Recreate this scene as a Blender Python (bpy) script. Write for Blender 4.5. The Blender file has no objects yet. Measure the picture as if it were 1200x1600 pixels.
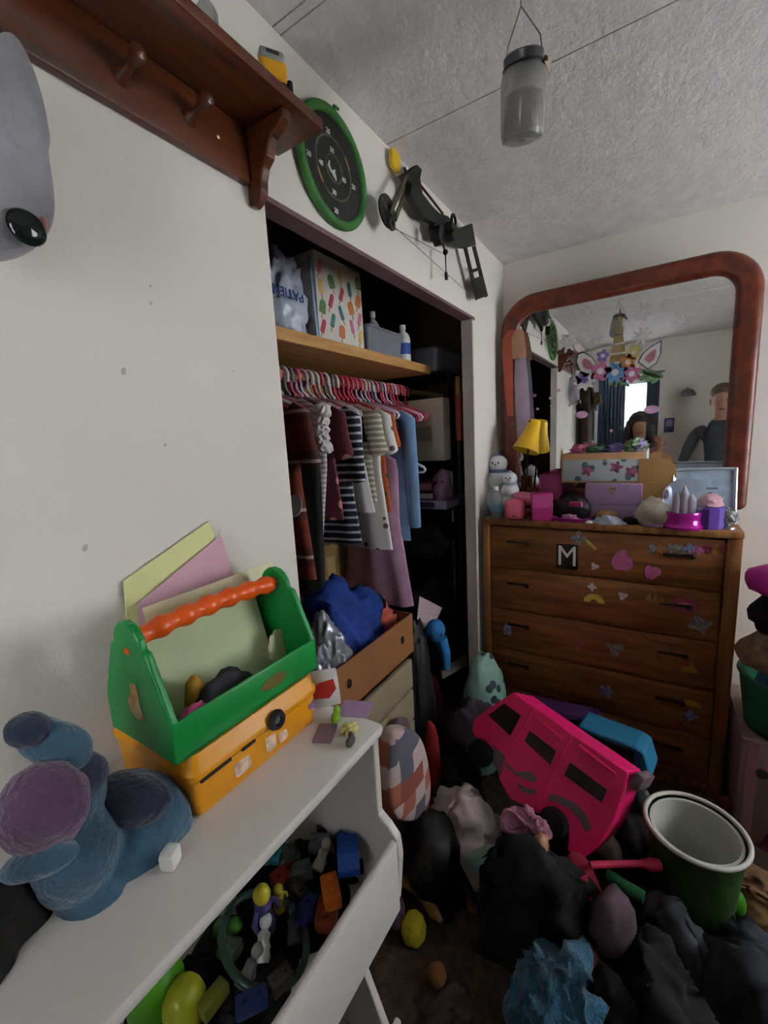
import bpy, bmesh, math, random
from mathutils import Vector, Matrix, Euler, noise
V = Vector
PI = math.pi
C = bpy.context.scene.collection
SC = bpy.context.scene

# ------------------------------------------------------------------ camera
CAM = V((0, 0, 1.54))
YAW, PITCH, ROLL, FPX = math.radians(32.969), math.radians(9.349), math.radians(3.127), 666.3
_f = V((math.cos(YAW) * math.cos(PITCH), math.sin(YAW) * math.cos(PITCH), -math.sin(PITCH)))
_r = _f.cross(V((0, 0, 1))).normalized()
_d = _f.cross(_r)
R_ = math.cos(ROLL) * _r + math.sin(ROLL) * _d
D_ = -math.sin(ROLL) * _r + math.cos(ROLL) * _d
cam_data = bpy.data.cameras.new('camera')
cam_data.sensor_fit = 'AUTO'
cam_data.sensor_width = 36
cam_data.lens = FPX / 1600 * 36
cam_data.clip_start = 0.02
cam = bpy.data.objects.new('camera', cam_data)
C.objects.link(cam)
rot = Matrix((R_, -D_, -_f)).transposed()
cam.matrix_world = Matrix.Translation(CAM) @ rot.to_4x4()
SC.camera = cam

def px(x, y, X=None, Y=None, Z=None):
    """the point seen at photo pixel (x, y) on the plane X, Y or Z = value"""
    d = R_ * ((x - 600) / FPX) + D_ * ((y - 800) / FPX) + _f
    if X is not None: t = X / d.x
    elif Y is not None: t = Y / d.y
    else: t = (Z - CAM.z) / d.z
    return CAM + d * t

def mpp(p):
    """metres per photo pixel at point p"""
    return (V(p) - CAM).dot(_f) / FPX

# ------------------------------------------------------------------ light
SC.view_settings.view_transform = 'Standard'
SC.view_settings.look = 'None'
SC.view_settings.exposure = 0.0
SC.view_settings.gamma = 1.0
SC.view_settings.use_curve_mapping = False
w = bpy.data.worlds.new('daylight'); SC.world = w; w.use_nodes = True
bg = w.node_tree.nodes['Background']
bg.inputs[0].default_value = (0.90, 0.95, 1.0, 1)
bg.inputs[1].default_value = 14.5

XB, YL, YR, XR, ZC = 2.457, 0.747, -1.75, -0.85, 2.44      # back, closet, window and rear wall planes, ceiling
WX0, WX1, WZ0, WZ1 = 1.30, 2.25, 1.05, 2.08                # window in the right wall
OX = 0.741; OX1 = 1.985; OZ = 2.083                        # closet opening
def portal(loc, rotv, sx, sy, name):
    l = bpy.data.lights.new(name, 'AREA'); l.shape = 'RECTANGLE'; l.size = sx; l.size_y = sy
    l.cycles.is_portal = True
    o = bpy.data.objects.new(name, l); C.objects.link(o); o.location = loc; o.rotation_euler = rotv
portal(((WX0 + WX1) / 2, YR - 0.13, (WZ0 + WZ1) / 2), (PI / 2, 0, 0), WX1 - WX0, WZ1 - WZ0, 'window_daylight')

# ------------------------------------------------------------------ materials
def lin(c):
    if isinstance(c, str):
        c = [int(c[i:i + 2], 16) / 255 for i in (0, 2, 4)]
        c = [x / 12.92 if x <= 0.04045 else ((x + 0.055) / 1.055) ** 2.4 for x in c]
    return (c[0], c[1], c[2], 1)
MATS = {}
def mat(name, col, rough=0.6, metal=0.0, var=0.12, scale=12, bump=0.0, bscale=None, trans=0, alpha=1, coat=0, sheen=0, col2=None, kind='noise', stretch=(1, 1, 1), ior=1.45, coords='Object'):
    if name in MATS: return MATS[name]
    m = bpy.data.materials.new(name); m.use_nodes = True; MATS[name] = m
    nt = m.node_tree; N = nt.nodes; L = nt.links
    b = N['Principled BSDF']
    b.inputs['Roughness'].default_value = rough; b.inputs['Metallic'].default_value = metal
    b.inputs['Transmission Weight'].default_value = trans; b.inputs['Alpha'].default_value = alpha
    b.inputs['Coat Weight'].default_value = coat; b.inputs['Sheen Weight'].default_value = sheen
    b.inputs['IOR'].default_value = ior
    c = lin(col)
    if col2 is not None: c2 = lin(col2)
    else: c2 = tuple(x * (1 - var * 1.6) for x in c[:3]) + (1,); c = tuple(min(1, x * (1 + var * .6)) for x in c[:3]) + (1,)
    tc = N.new('ShaderNodeTexCoord'); mp = N.new('ShaderNodeMapping'); L.new(tc.outputs[coords], mp.inputs[0])
    mp.inputs['Scale'].default_value = stretch
    if kind == 'noise':
        t = N.new('ShaderNodeTexNoise'); t.inputs['Scale'].default_value = scale; t.inputs['Detail'].default_value = 5; f = t.outputs[0]
    elif kind == 'wave':
        t = N.new('ShaderNodeTexWave'); t.inputs['Scale'].default_value = scale; t.inputs['Distortion'].default_value = 6; t.inputs['Detail'].default_value = 3; f = t.outputs[1]
    elif kind == 'stripe':
        t = N.new('ShaderNodeTexWave'); t.inputs['Scale'].default_value = scale; t.inputs['Distortion'].default_value = 0.0; f = t.outputs[1]
    elif kind == 'spots':
        t = N.new('ShaderNodeTexVoronoi'); t.inputs['Scale'].default_value = scale; f = t.outputs['Distance']
    elif kind == 'patch':
        t = N.new('ShaderNodeTexVoronoi'); t.inputs['Scale'].default_value = scale; t.distance = 'CHEBYCHEV'; t.inputs['Randomness'].default_value = .35; f = t.outputs['Color']
    L.new(mp.outputs[0], t.inputs['Vector'])
    r = N.new('ShaderNodeValToRGB'); L.new(f, r.inputs[0])
    r.color_ramp.elements[0].color = c2; r.color_ramp.elements[1].color = c
    if kind == 'noise': r.color_ramp.elements[0].position = .32; r.color_ramp.elements[1].position = .68
    if kind == 'stripe': r.color_ramp.interpolation = 'CONSTANT'; r.color_ramp.elements[1].position = .6
    if kind == 'patch':
        r.color_ramp.interpolation = 'CONSTANT'
        for ps, cc in ((.38, 'b59a98'), (.5, '5a5a66'), (.58, 'b9a5a2'), (.68, 'a0604a')):
            e_ = r.color_ramp.elements.new(ps); e_.color = lin(cc)
        r.color_ramp.elements[-1].position = .8
    if kind == 'spots': r.color_ramp.interpolation = 'CONSTANT'; r.color_ramp.elements[1].position = .28
    L.new(r.outputs[0], b.inputs['Base Color'])
    if bump:
        bp = N.new('ShaderNodeBump'); bp.inputs['Strength'].default_value = bump; bp.inputs['Distance'].default_value = .01
        n2 = N.new('ShaderNodeTexNoise'); n2.inputs['Scale'].default_value = bscale or scale * 4; n2.inputs['Detail'].default_value = 4
        L.new(mp.outputs[0], n2.inputs['Vector']); L.new(n2.outputs[0], bp.inputs['Height']); L.new(bp.outputs[0], b.inputs['Normal'])
    return m

M_WALL = mat('wall_paint', 'dcd5cc', .85, var=.035, scale=2.2, bump=.06, bscale=130)
M_CEIL = mat('ceiling_plaster', 'd4cecb', .9, var=.06, scale=11, bump=.5, bscale=42, stretch=(1, 1.6, 1))
M_DARKWOOD = mat('shelf_wood', '642e0e', .42, col2='321405', kind='noise', scale=7, stretch=(.6, 6, 6), coat=.25)
M_DRESS = mat('dresser_wood', '95602f', .48, col2='633a19', kind='noise', scale=6, stretch=(5, .7, 7), bump=.08, bscale=40)
M_DRESSF = mat('dresser_frame_wood', '9a6a38', .5, col2='70461f', kind='noise', scale=6, stretch=(5, 6, .8))
M_MIRW = mat('mirror_frame_wood', '742e14', .42, col2='481809', kind='noise', scale=8, stretch=(3, 3, 3), coat=.2)
M_PINE = mat('pine', 'c99a5c', .6, col2='a87840', kind='noise', scale=8, stretch=(.7, 6, 6))
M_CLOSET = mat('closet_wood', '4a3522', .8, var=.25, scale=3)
M_CARPET = mat('carpet_pile', '4a382c', .95, var=.35, scale=30, bump=.6, bscale=300)
M_WHITE = mat('white_laminate', 'cfc9c2', .45, var=.03, scale=5)
M_WPLAS = mat('white_plastic', 'e6e4e0', .4, var=.03)
M_BLACK = mat('black_plastic', '121212', .45, var=.2)
M_BLACKM = mat('black_metal', '0e0e10', .4, metal=.6, var=.2)
M_STEEL = mat('steel', '9a9a9c', .3, metal=1, var=.1)
M_BRASS = mat('brass', 'a8875a', .35, metal=1, var=.1)
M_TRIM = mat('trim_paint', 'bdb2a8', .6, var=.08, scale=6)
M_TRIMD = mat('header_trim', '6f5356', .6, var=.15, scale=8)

# ------------------------------------------------------------------ mesh helpers
class G:
    def __init__(s): s.b = bmesh.new()
    def _xf(s, vs, M):
        if M is not None:
            for v in vs: v.co = M @ v.co
        return vs
    def box(s, c, size, M=None, bev=0, seg=2):
        r = bmesh.ops.create_cube(s.b, size=1)['verts']
        for v in r: v.co = V((v.co.x * size[0] + c[0], v.co.y * size[1] + c[1], v.co.z * size[2] + c[2]))
        if bev:
            es = list({e for v in r for e in v.link_edges})
            q = bmesh.ops.bevel(s.b, geom=es, offset=bev, segments=seg, affect='EDGES', profile=.5)
            r = list({v for v in q['verts']} | {v for v in r if v.is_valid})
        s._xf(r, M); return s
    def ell(s, c, rad, M=None, seg=20, rings=12):
        r = bmesh.ops.create_uvsphere(s.b, u_segments=seg, v_segments=rings, radius=1)['verts']
        if not hasattr(rad, '__len__'): rad = (rad, rad, rad)
        for v in r: v.co = V((v.co.x * rad[0] + c[0], v.co.y * rad[1] + c[1], v.co.z * rad[2] + c[2]))
        s._xf(r, M); return s
    def lathe(s, prof, seg=28, M=None, cap=True, sc=(1, 1)):
        rings = []
        for r, z in prof:
            rings.append([s.b.verts.new((r * sc[0] * math.cos(2 * PI * i / seg), r * sc[1] * math.sin(2 * PI * i / seg), z)) for i in range(seg)])
        for a, b in zip(rings, rings[1:]):
            for i in range(seg):
                s.b.faces.new((a[i], a[(i + 1) % seg], b[(i + 1) % seg], b[i]))
        if cap:
            if prof[0][0] > 1e-5: s.b.faces.new(rings[0][::-1])
            if prof[-1][0] > 1e-5: s.b.faces.new(rings[-1])
        s._xf([v for r in rings for v in r], M); return s
    def tube(s, pts, rad, seg=10, M=None, closed=False, cap=True):
        pts = [V(p) for p in pts]; n = len(pts)
        if not hasattr(rad, '__len__'): rad = [rad] * n
        rings = []; up = None
        for i, p in enumerate(pts):
            if closed: t = pts[(i + 1) % n] - pts[i - 1]
            else: t = pts[min(i + 1, n - 1)] - pts[max(i - 1, 0)]
            t.normalize()
            if up is None:
                up = t.orthogonal().normalized()
            up = (up - t * up.dot(t))
            if up.length < 1e-6: up = t.orthogonal()
            up.normalize(); side = t.cross(up)
            rings.append([s.b.verts.new(p + (up * math.cos(2 * PI * k / seg) + side * math.sin(2 * PI * k / seg)) * rad[i]) for k in range(seg)])
        m = n if closed else n - 1
        for i in range(m):
            a, b = rings[i], rings[(i + 1) % n]
            for k in range(seg):
                s.b.faces.new((a[k], a[(k + 1) % seg], b[(k + 1) % seg], b[k]))
        if cap and not closed:
            s.b.faces.new(rings[0][::-1]); s.b.faces.new(rings[-1])
        s._xf([v for r in rings for v in r], M); return s
    def prism(s, poly, h, M=None, bev=0):
        """polygon in xy extruded along z from 0 to h"""
        lo = [s.b.verts.new((p[0], p[1], 0)) for p in poly]; hi = [s.b.verts.new((p[0], p[1], h)) for p in poly]
        n = len(poly)
        s.b.faces.new(lo[::-1]); s.b.faces.new(hi)
        for i in range(n): s.b.faces.new((lo[i], lo[(i + 1) % n], hi[(i + 1) % n], hi[i]))
        s._xf(lo + hi, M); return s
    def loops(s, loops, closed=True, M=None, cap0=False, cap1=False):
        """skin a list of equal-length vertex loops"""
        R = [[s.b.verts.new(p) for p in l] for l in loops]
        n = len(R[0])
        for a, b in zip(R, R[1:]):
            for i in range(n if closed else n - 1):
                s.b.faces.new((a[i], a[(i + 1) % n], b[(i + 1) % n], b[i]))
        if cap0: s.b.faces.new(R[0][::-1])
        if cap1: s.b.faces.new(R[-1])
        s._xf([v for r in R for v in r], M); return s
    def done(s, name, m, parent=None, smooth=True, loc=None, rot=None, angle=40):
        bmesh.ops.recalc_face_normals(s.b, faces=s.b.faces[:])
        me = bpy.data.meshes.new(name); s.b.to_mesh(me); s.b.free()
        return link(name, me, m, parent, smooth, loc, rot, angle)

def link(name, me, m, parent=None, smooth=True, loc=None, rot=None, angle=40):
    me.materials.clear()
    if m: me.materials.append(m)
    if smooth:
        me.polygons.foreach_set('use_smooth', [True] * len(me.polygons))
        try: me.set_sharp_from_angle(angle=math.radians(angle))
        except Exception: pass
    o = bpy.data.objects.new(name, me); C.objects.link(o)
    if parent: o.parent = parent
    if loc is not None: o.location = loc
    if rot is not None: o.rotation_euler = rot
    return o
def tag(o, label, cat, group=None):
    o['label'] = label; o['category'] = cat
    if group: o['group'] = group
    return o
def thing(name, label, cat, loc=(0, 0, 0), rot=(0, 0, 0), group=None):
    o = bpy.data.objects.new(name, None); C.objects.link(o); o.location = loc; o.rotation_euler = rot
    o.empty_display_size = .05
    return tag(o, label, cat, group)
def struct(o): o['kind'] = 'structure'; return o
def T(x, y, z): return Matrix.Translation((x, y, z))
def RX(a): return Matrix.Rotation(math.radians(a), 4, 'X')
def RY(a): return Matrix.Rotation(math.radians(a), 4, 'Y')
def RZ(a): return Matrix.Rotation(math.radians(a), 4, 'Z')
# frame whose xy plane lies on a wall: local x -> a, local y -> up, local z -> out
def frame(o, ax, ay):
    ax = V(ax).normalized(); ay = V(ay); az = ax.cross(ay).normalized(); ay = az.cross(ax)
    M = Matrix((ax, ay, az)).transposed().to_4x4(); M.translation = V(o); return M
def circ(r, n=24, a0=0, a1=2 * PI, c=(0, 0), ry=None):
    ry = ry or r; full = abs(a1 - a0 - 2 * PI) < 1e-6
    return [(c[0] + r * math.cos(a0 + (a1 - a0) * i / (n if full else n - 1)), c[1] + ry * math.sin(a0 + (a1 - a0) * i / (n if full else n - 1))) for i in range(n)]
def rrect(w, h, r, n=6, c=(0, 0)):
    """rounded rectangle, r = radius or (bl, br, tr, tl)"""
    if not hasattr(r, '__len__'): r = (r,) * 4
    out = []
    for (sx, sy, a), q in zip(((-1, -1, PI), (1, -1, 1.5 * PI), (1, 1, 0), (-1, 1, .5 * PI)), r):
        cx, cy = c[0] + sx * (w / 2 - q), c[1] + sy * (h / 2 - q)
        for i in range(n):
            t = a + .5 * PI * i / (n - 1); out.append((cx + q * math.cos(t), cy + q * math.sin(t)))
    return out
def text_mesh(s, size, depth=.001):
    cu = bpy.data.curves.new('t', 'FONT'); cu.body = s; cu.size = size; cu.extrude = depth; cu.align_x = 'CENTER'; cu.align_y = 'CENTER'; cu.resolution_u = 3
    o = bpy.data.objects.new('t', cu); C.objects.link(o)
    bpy.context.view_layer.update()
    me = bpy.data.meshes.new_from_object(o.evaluated_get(bpy.context.evaluated_depsgraph_get()))
    bpy.data.objects.remove(o); bpy.data.curves.remove(cu); return me
def put_text(name, s, size, m, M, parent=None, depth=.001):
    me = text_mesh(s, size, depth); me.transform(M); return link(name, me, m, parent, smooth=False)
def blob(g, rad, amp=.15, freq=2.0, seed=0, sub=4, M=None, ridge=False, flat=True):
    """soft lumpy body resting on z=0, half-axes rad"""
    r = bmesh.ops.create_icosphere(g.b, subdivisions=sub, radius=1)['verts']
    off = V((seed * 7.31, seed * 3.17, seed * 5.77))
    for v in r:
        d = v.co.normalized()
        n = noise.fractal(d * freq + off, .8, 2.1, 4)
        if ridge: n = abs(n) * 2 - .45
        k = 1 + amp * n
        z = d.z * k
        if flat and z < -.55: z = -.55 + (z + .55) * .12
        v.co = V((d.x * k * rad[0], d.y * k * rad[1], (z + (.6 if flat else 0)) * rad[2] / (1.6 if flat else 1)))
    lo = min(v.co.z for v in r)
    if flat:
        for v in r: v.co.z -= lo
    g._xf(r, M); return g
def cloth(g, w, d, h, seed=0, n=34, fold=.03, freq=5, M=None, thick=.006, droop=1.6, amp=.75):
    """a crumpled garment: draped sheet with an uneven outline, closed underneath"""
    off = V((seed * 3.7, seed * 9.1, seed)); rnd = random.Random(seed)
    ca, sa = math.cos(seed * 1.3), math.sin(seed * 1.3)
    base = []; disp = []
    for i in range(n + 1):
        rb = []; rf = []
        for j in range(n + 1):
            u, v_ = i / n * 2 - 1, j / n * 2 - 1
            x = u * math.sqrt(1 - v_ * v_ / 2); y = v_ * math.sqrt(1 - u * u / 2)      # square to disc
            a = math.atan2(y, x); r = math.hypot(x, y)
            k = 1 + .42 * noise.noise(V((math.cos(a) * 1.5, math.sin(a) * 1.5, 0)) + off)
            e = max(0, 1 - r ** droop)
            p = V((x * k * w / 2, y * k * d / 2, 0))
            p.z = max(.001, h * e * (.78 + amp * noise.noise(p * 4.5 + off)))
            q = V((p.x * ca + p.y * sa, (p.y * ca - p.x * sa) * .6, p.z * .5)) * freq * 1.5
            q = q + V((noise.noise(q * .6 + off), noise.noise(q * .6 - off), noise.noise(q * .5 + off * 2))) * 1.1
            f = (1 - abs(noise.noise(q + off))) ** 5 + .5 * (1 - abs(noise.noise(q * 2.1 - off))) ** 5 - .45 * abs(noise.noise(q * .8 + off * 2))
            rb.append(p); rf.append(f * min(1, 3 * (1 - r)))
        base.append(rb); disp.append(rf)
    top = []; bot = []
    for i in range(n + 1):
        rt = []; rb = []
        for j in range(n + 1):
            p = base[i][j]
            du = base[min(i + 1, n)][j] - base[max(i - 1, 0)][j]; dv = base[i][min(j + 1, n)] - base[i][max(j - 1, 0)]
            nr = du.cross(dv)
            nr = nr.normalized() if nr.length > 1e-12 else V((0, 0, 1))
            if nr.z < 0: nr = -nr
            q = p + nr * fold * disp[i][j]
            rt.append(g.b.verts.new((q.x, q.y, max(q.z, .001) + thick)))
            rb.append(g.b.verts.new((p.x, p.y, 0)))
        top.append(rt); bot.append(rb)
    allv = [v for r in top + bot for v in r]
    for i in range(n):
        for j in range(n):
            g.b.faces.new((top[i][j], top[i + 1][j], top[i + 1][j + 1], top[i][j + 1]))
            g.b.faces.new((bot[i][j], bot[i][j + 1], bot[i + 1][j + 1], bot[i + 1][j]))
    rim = [(0, j) for j in range(n)] + [(i, n) for i in range(n)] + [(n, j) for j in range(n, 0, -1)] + [(i, 0) for i in range(n, 0, -1)]
    for k in range(len(rim)):
        a = rim[k]; b = rim[(k + 1) % len(rim)]
        g.b.faces.new((top[a[0]][a[1]], top[b[0]][b[1]], bot[b[0]][b[1]], bot[a[0]][a[1]]))
    g._xf(allv, M); return g

# ------------------------------------------------------------------ the room
def wallbox(name, lo, hi, m, parent=None):
    lo, hi = V(lo), V(hi)
    o = G().box((lo + hi) / 2, hi - lo).done(name, m, parent, smooth=False)
    return o
WT = .05
fl = struct(wallbox('floor', (XR - .2, YR - .2, -.1), (XB + .2, 1.75, 0), M_CARPET))
# ceiling: a backing and plaster boards with open joints
ce = struct(wallbox('ceiling', (XR - .2, YR - .2, ZC + .012), (XB + .2, 1.75, ZC + .1), M_CLOSET))
joints = [XR - .15, -.38, .811, .835, 1.278, XB + .1]
for a, b in zip(joints, joints[1:]):
    wallbox('ceiling_board', (a + .0018, YR - .15, ZC), (b - .0018, YL + .02, ZC + .014), M_CEIL, ce)
# closet wall with the opening
wl = struct(wallbox('wall_left', (XR - .1, YL, 0), (OX, YL + WT, ZC), M_WALL))
wallbox('wall_header', (OX, YL, OZ), (OX1, YL + WT, ZC), M_WALL, wl)
wallbox('wall_return', (OX1, YL, 0), (XB + .1, YL + WT, ZC), M_WALL, wl)
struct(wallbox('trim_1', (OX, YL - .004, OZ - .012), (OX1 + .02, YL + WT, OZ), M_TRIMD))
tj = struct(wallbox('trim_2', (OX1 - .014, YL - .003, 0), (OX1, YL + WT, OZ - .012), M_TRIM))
# closet inside
CX0, CX1, CY1 = .45, 2.5, 1.62
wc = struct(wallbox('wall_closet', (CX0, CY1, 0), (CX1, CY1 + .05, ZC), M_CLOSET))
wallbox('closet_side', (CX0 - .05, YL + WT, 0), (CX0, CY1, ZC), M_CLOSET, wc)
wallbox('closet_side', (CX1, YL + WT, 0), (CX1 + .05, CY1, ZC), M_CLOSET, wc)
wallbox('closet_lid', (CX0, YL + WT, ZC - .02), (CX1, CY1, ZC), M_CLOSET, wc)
# back wall, window wall, rear wall
struct(wallbox('wall_back', (XB, YR - .1, 0), (XB + .1, YL, ZC), M_WALL))
wr = struct(wallbox('wall_right', (XR - .1, YR - .1, 0), (XB, YR, WZ0), M_WALL))
wallbox('wall_above_window', (XR - .1, YR - .1, WZ1), (XB, YR, ZC), M_WALL, wr)
wallbox('wall_beside_window', (XR - .1, YR - .1, WZ0), (WX0, YR, WZ1), M_WALL, wr)
wallbox('wall_beside_window', (WX1, YR - .1, WZ0), (XB, YR, WZ1), M_WALL, wr)
def window(name, M, w, h):
    """window in a wall: local x along, y up, z into the room, origin at lower left corner"""
    g = G()
    for c, s in (((w / 2, .02, 0), (w, .04, .07)), ((w / 2, h - .02, 0), (w, .04, .07)), ((.02, h / 2, 0), (.04, h - .08, .07)), ((w - .02, h / 2, 0), (.04, h - .08, .07)), ((w / 2, h / 2, 0), (w - .08, .045, .05))):
        g.box(c, s, M)
    o = struct(g.done(name, M_WPLAS, smooth=False))
    for y in (h * .27, h * .73):
        G().box((w / 2, y, 0), (w - .08, h / 2 - .065, .004), M).done('pane', mat('window_glass', 'ffffff', 0, trans=1, var=0, ior=1.02), o, smooth=False)
    return o
window('window_1', frame((WX1, YR - .05, WZ0), (-1, 0, 0), (0, 0, 1)), WX1 - WX0, WZ1 - WZ0)
# rear wall with a window (seen in the mirror)
DY0, DY1, DZ0, DZ = .02, .62, .95, 2.05
wb = struct(wallbox('wall_rear', (XR - .1, YR - .1, 0), (XR, DY0, ZC), M_WALL))
wallbox('wall_beside_window', (XR - .1, DY1, 0), (XR, YL, ZC), M_WALL, wb)
wallbox('wall_above_window', (XR - .1, DY0, DZ), (XR, DY1, ZC), M_WALL, wb)
wallbox('wall_below_window', (XR - .1, DY0, 0), (XR, DY1, DZ0), M_WALL, wb)
window('window_2', frame((XR - .05, DY1, DZ0), (0, -1, 0), (0, 0, 1)), DY1 - DY0, DZ - DZ0)
portal((XR - .13, (DY0 + DY1) / 2, (DZ0 + DZ) / 2), (PI / 2, 0, -PI / 2), DY1 - DY0, DZ - DZ0, 'rear_window_daylight')
# ------------------------------------------------------------------ wall shelf with pegs
SX1, SY0, SZ = .795, .612, 2.18
sh = thing('wall_shelf', 'dark stained wooden wall shelf with a row of coat pegs', 'shelf', (0, YL, SZ))
G().box((-.02, -.0675, .011), (1.63, .135, .022), bev=.004).done('shelf_board', M_DARKWOOD, sh)
G().box((-.075, -.009, -.052), (1.53, .018, .104), bev=.003).done('back_board', M_DARKWOOD, sh)
def corbel(x):
    poly = [(0, 0), (-.118, 0), (-.118, -.016), (-.10, -.03), (-.082, -.034), (-.07, -.05), (-.066, -.066), (-.05, -.078), (-.042, -.1), (-.04, -.118), (-.026, -.136), (-.012, -.142), (0, -.138)]
    M = Matrix(((0, 0, 1, x - .011), (1, 0, 0, 0), (0, 1, 0, 0), (0, 0, 0, 1)))
    o = G().prism([(a, b) for a, b in poly], .022, M).done('bracket', M_DARKWOOD, sh, smooth=False)
    bv = o.modifiers.new('b', 'BEVEL'); bv.width = .004; bv.segments = 2
    return o
corbel(.706); corbel(-.78)
for k, (bx, by) in enumerate(((190, 122), (297, 186))):
    p = px(bx, by, Y=YL - .018) - V((0, YL, SZ))
    M = T(p.x, p.y, p.z) @ RX(78)
    G().lathe([(.0, -.004), (.013, -.004), (.012, .006), (.007, .014), (.0062, .032), (.009, .04), (.0125, .048), (.0115, .056), (.006, .061), (0, .062)], 16, M).done('peg', M_DARKWOOD, sh)
for xk in (-.12, -.45, -.66):
    M = T(xk, -.018, -.065) @ RX(78)
    G().lathe([(.0, -.004), (.013, -.004), (.012, .006), (.007, .014), (.0062, .032), (.009, .04), (.0125, .048), (.0115, .056), (.006, .061), (0, .062)], 16, M).done('peg', M_DARKWOOD, sh)
p = px(340, 213, Y=YL - .018) - V((0, YL, SZ))
G().lathe([(0, -.002), (.005, -.002), (.005, .002), (0, .004)], 12, T(p.x, p.y, p.z) @ RX(90)).done('screw_cap', M_BRASS, sh)
G().lathe([(0, -.002), (.005, -.002), (.005, .002), (0, .004)], 12, T(.719, -.03, -.06) @ RY(90)).done('screw_cap', M_BRASS, sh)
G().lathe([(0, -.002), (.005, -.002), (.005, .002), (0, .004)], 12, T(.719, -.085, -.02) @ RY(90)).done('screw_cap', M_BRASS, sh)

# yellow and black tape box on the shelf
b = px(428, 150, Y=.69); b.z = SZ + .022
bt = thing('tape_measure', 'yellow and black tape measure with a clear top on the wall shelf', 'tape measure', b, (0, 0, math.radians(-30)))
G().box((0, 0, .033), (.062, .034, .066), bev=.012, seg=3).done('case', M_BLACK, bt)
G().box((0, 0, .082), (.056, .031, .036), bev=.007, seg=3).done('yellow_band', mat('tool_yellow', 'e0a21c', .4), bt)
G().box((0, 0, .108), (.05, .028, .02), bev=.006, seg=3).done('clear_top', mat('clear_grey', 'c9ccc8', .2, trans=.5), bt)
G().box((0, 0, .1102), (.026, .0284, .007)).done('black_label', M_BLACK, bt)
G().box((.034, 0, .045), (.012, .02, .06), bev=.004).done('clip', M_BLACK, bt)
b = px(322, 14, Y=.66); b.z = SZ + .022
bt = thing('glass_bottle', 'small clear glass bottle at the wall shelf edge', 'bottle', b)
G().lathe([(0, 0), (.016, 0), (.018, .004), (.018, .05), (.012, .062), (.008, .068), (.008, .08), (.006, .08), (.006, .066), (.015, .05), (.015, .006), (0, .005)], 20).done('glass', mat('bottle_glass', 'e8ece8', .05, trans=.9), bt)
G().lathe([(0, .076), (.0095, .076), (.0095, .09), (0, .09)], 16).done('cap', M_STEEL, bt)

# grey fabric toy hanging from the pegs (long body, one big dark button eye)
c0 = px(22, 250, Y=.69)
gb = thing('grey_plush', 'long grey plush hanging below the wall shelf with a glossy dark disc', 'plush toy', c0)
g = G()
outl = [(2, 52), (24, 84), (40, 120), (54, 165), (62, 205), (68, 238), (61, 250), (68, 285), (74, 330), (74, 362), (60, 388), (30, 403), (0, 408), (-40, 404), (-60, 360), (-58, 250), (-50, 150), (-30, 70)]
pts = [px(x, y, Y=.69) - c0 for x, y in outl]
cen = sum(pts, V()) / len(pts)
lp = []
for k in range(9):
    t = -1 + 2 * k / 8; s = math.sqrt(max(0, 1 - t * t)) ** .5
    lp.append([cen + (q - cen) * max(.02, .55 + .45 * s if abs(t) < 1 else .4) + V((0, .048 * t, 0)) for q in pts])
g.loops(lp, cap0=True, cap1=True)
o = g.done('body', mat('grey_fleece', '8d8a90', .95, var=.2, scale=9, bump=.4, bscale=60, sheen=.3), gb, angle=80)
o.modifiers.new('s', 'SUBSURF').levels = 2; o.modifiers['s'].render_levels = 2
p = px(40, 357, Y=.645) - c0
g = G().lathe([(0, 0), (.018, 0), (.02, .004), (.017, .009), (.01, .012), (0, .013)], 24, T(p.x, p.y, p.z) @ RX(90))
g.done('disc', mat('glossy_dark', '141f1c', .12, var=.3), gb)
p = px(69, 350, Y=.65) - c0
G().ell(p, (.004, .005, .008)).done('tag', mat('pinkish', 'b87a70', .7), gb)
p0 = px(10, 60, Y=.70) - c0
G().tube([p0 + V((-.004, 0, -.03)), p0 + V((-.006, .01, .04)), p0 + V((-.008, .025, .10))], .004, 8).done('loop', M_BLACK, gb)

# brown coat and hat on the rear pegs (seen in the mirror)
ct = thing('brown_coat', 'dark brown coat hanging from a peg under the wall shelf', 'coat', (-.45, YL - .07, 1.1))
g = G()
lp = []
for i in range(15):
    v = i / 14; z = 1.02 - v * 1.0
    hw = .03 + .15 * min(1, v * 5) + .05 * v
    lp.append([V((hw * math.cos(a) * (1 + .08 * math.sin(5 * a + 9 * v)), (.028 + .022 * min(1, v * 4)) * math.sin(a) * (1 + .2 * math.sin(7 * a + 4 * v)), z)) for a in [2 * PI * k / 40 for k in range(40)]])
g.loops(lp, cap0=True, cap1=True).done('body', mat('coat_brown', '33221a', .9, var=.3, scale=10, bump=.3), ct)
g = G()
for s in (-1, 1):
    g.tube([(s * .12, 0, .93), (s * .2, -.01, .75), (s * .215, -.02, .5), (s * .21, -.02, .33)], [.05, .048, .042, .04], 14)
g.done('sleeve', MATS['coat_brown'], ct)
ht = thing('brown_hat', 'brown brimmed hat hung over the dark brown coat', 'hat', (-.45, YL - .14, 1.86), (math.radians(80), 0, 0))
G().lathe([(0, .075), (.05, .072), (.068, .05), (.075, 0), (.072, 0), (.064, .048), (0, .068)], 24).done('crown', mat('hat_felt', '4a3a1c', .9, var=.2), ht)
G().lathe([(.072, -.002), (.13, .008), (.13, .012), (.072, .004), (.072, -.002)], 28, cap=False).done('brim', MATS['hat_felt'], ht)

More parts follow.
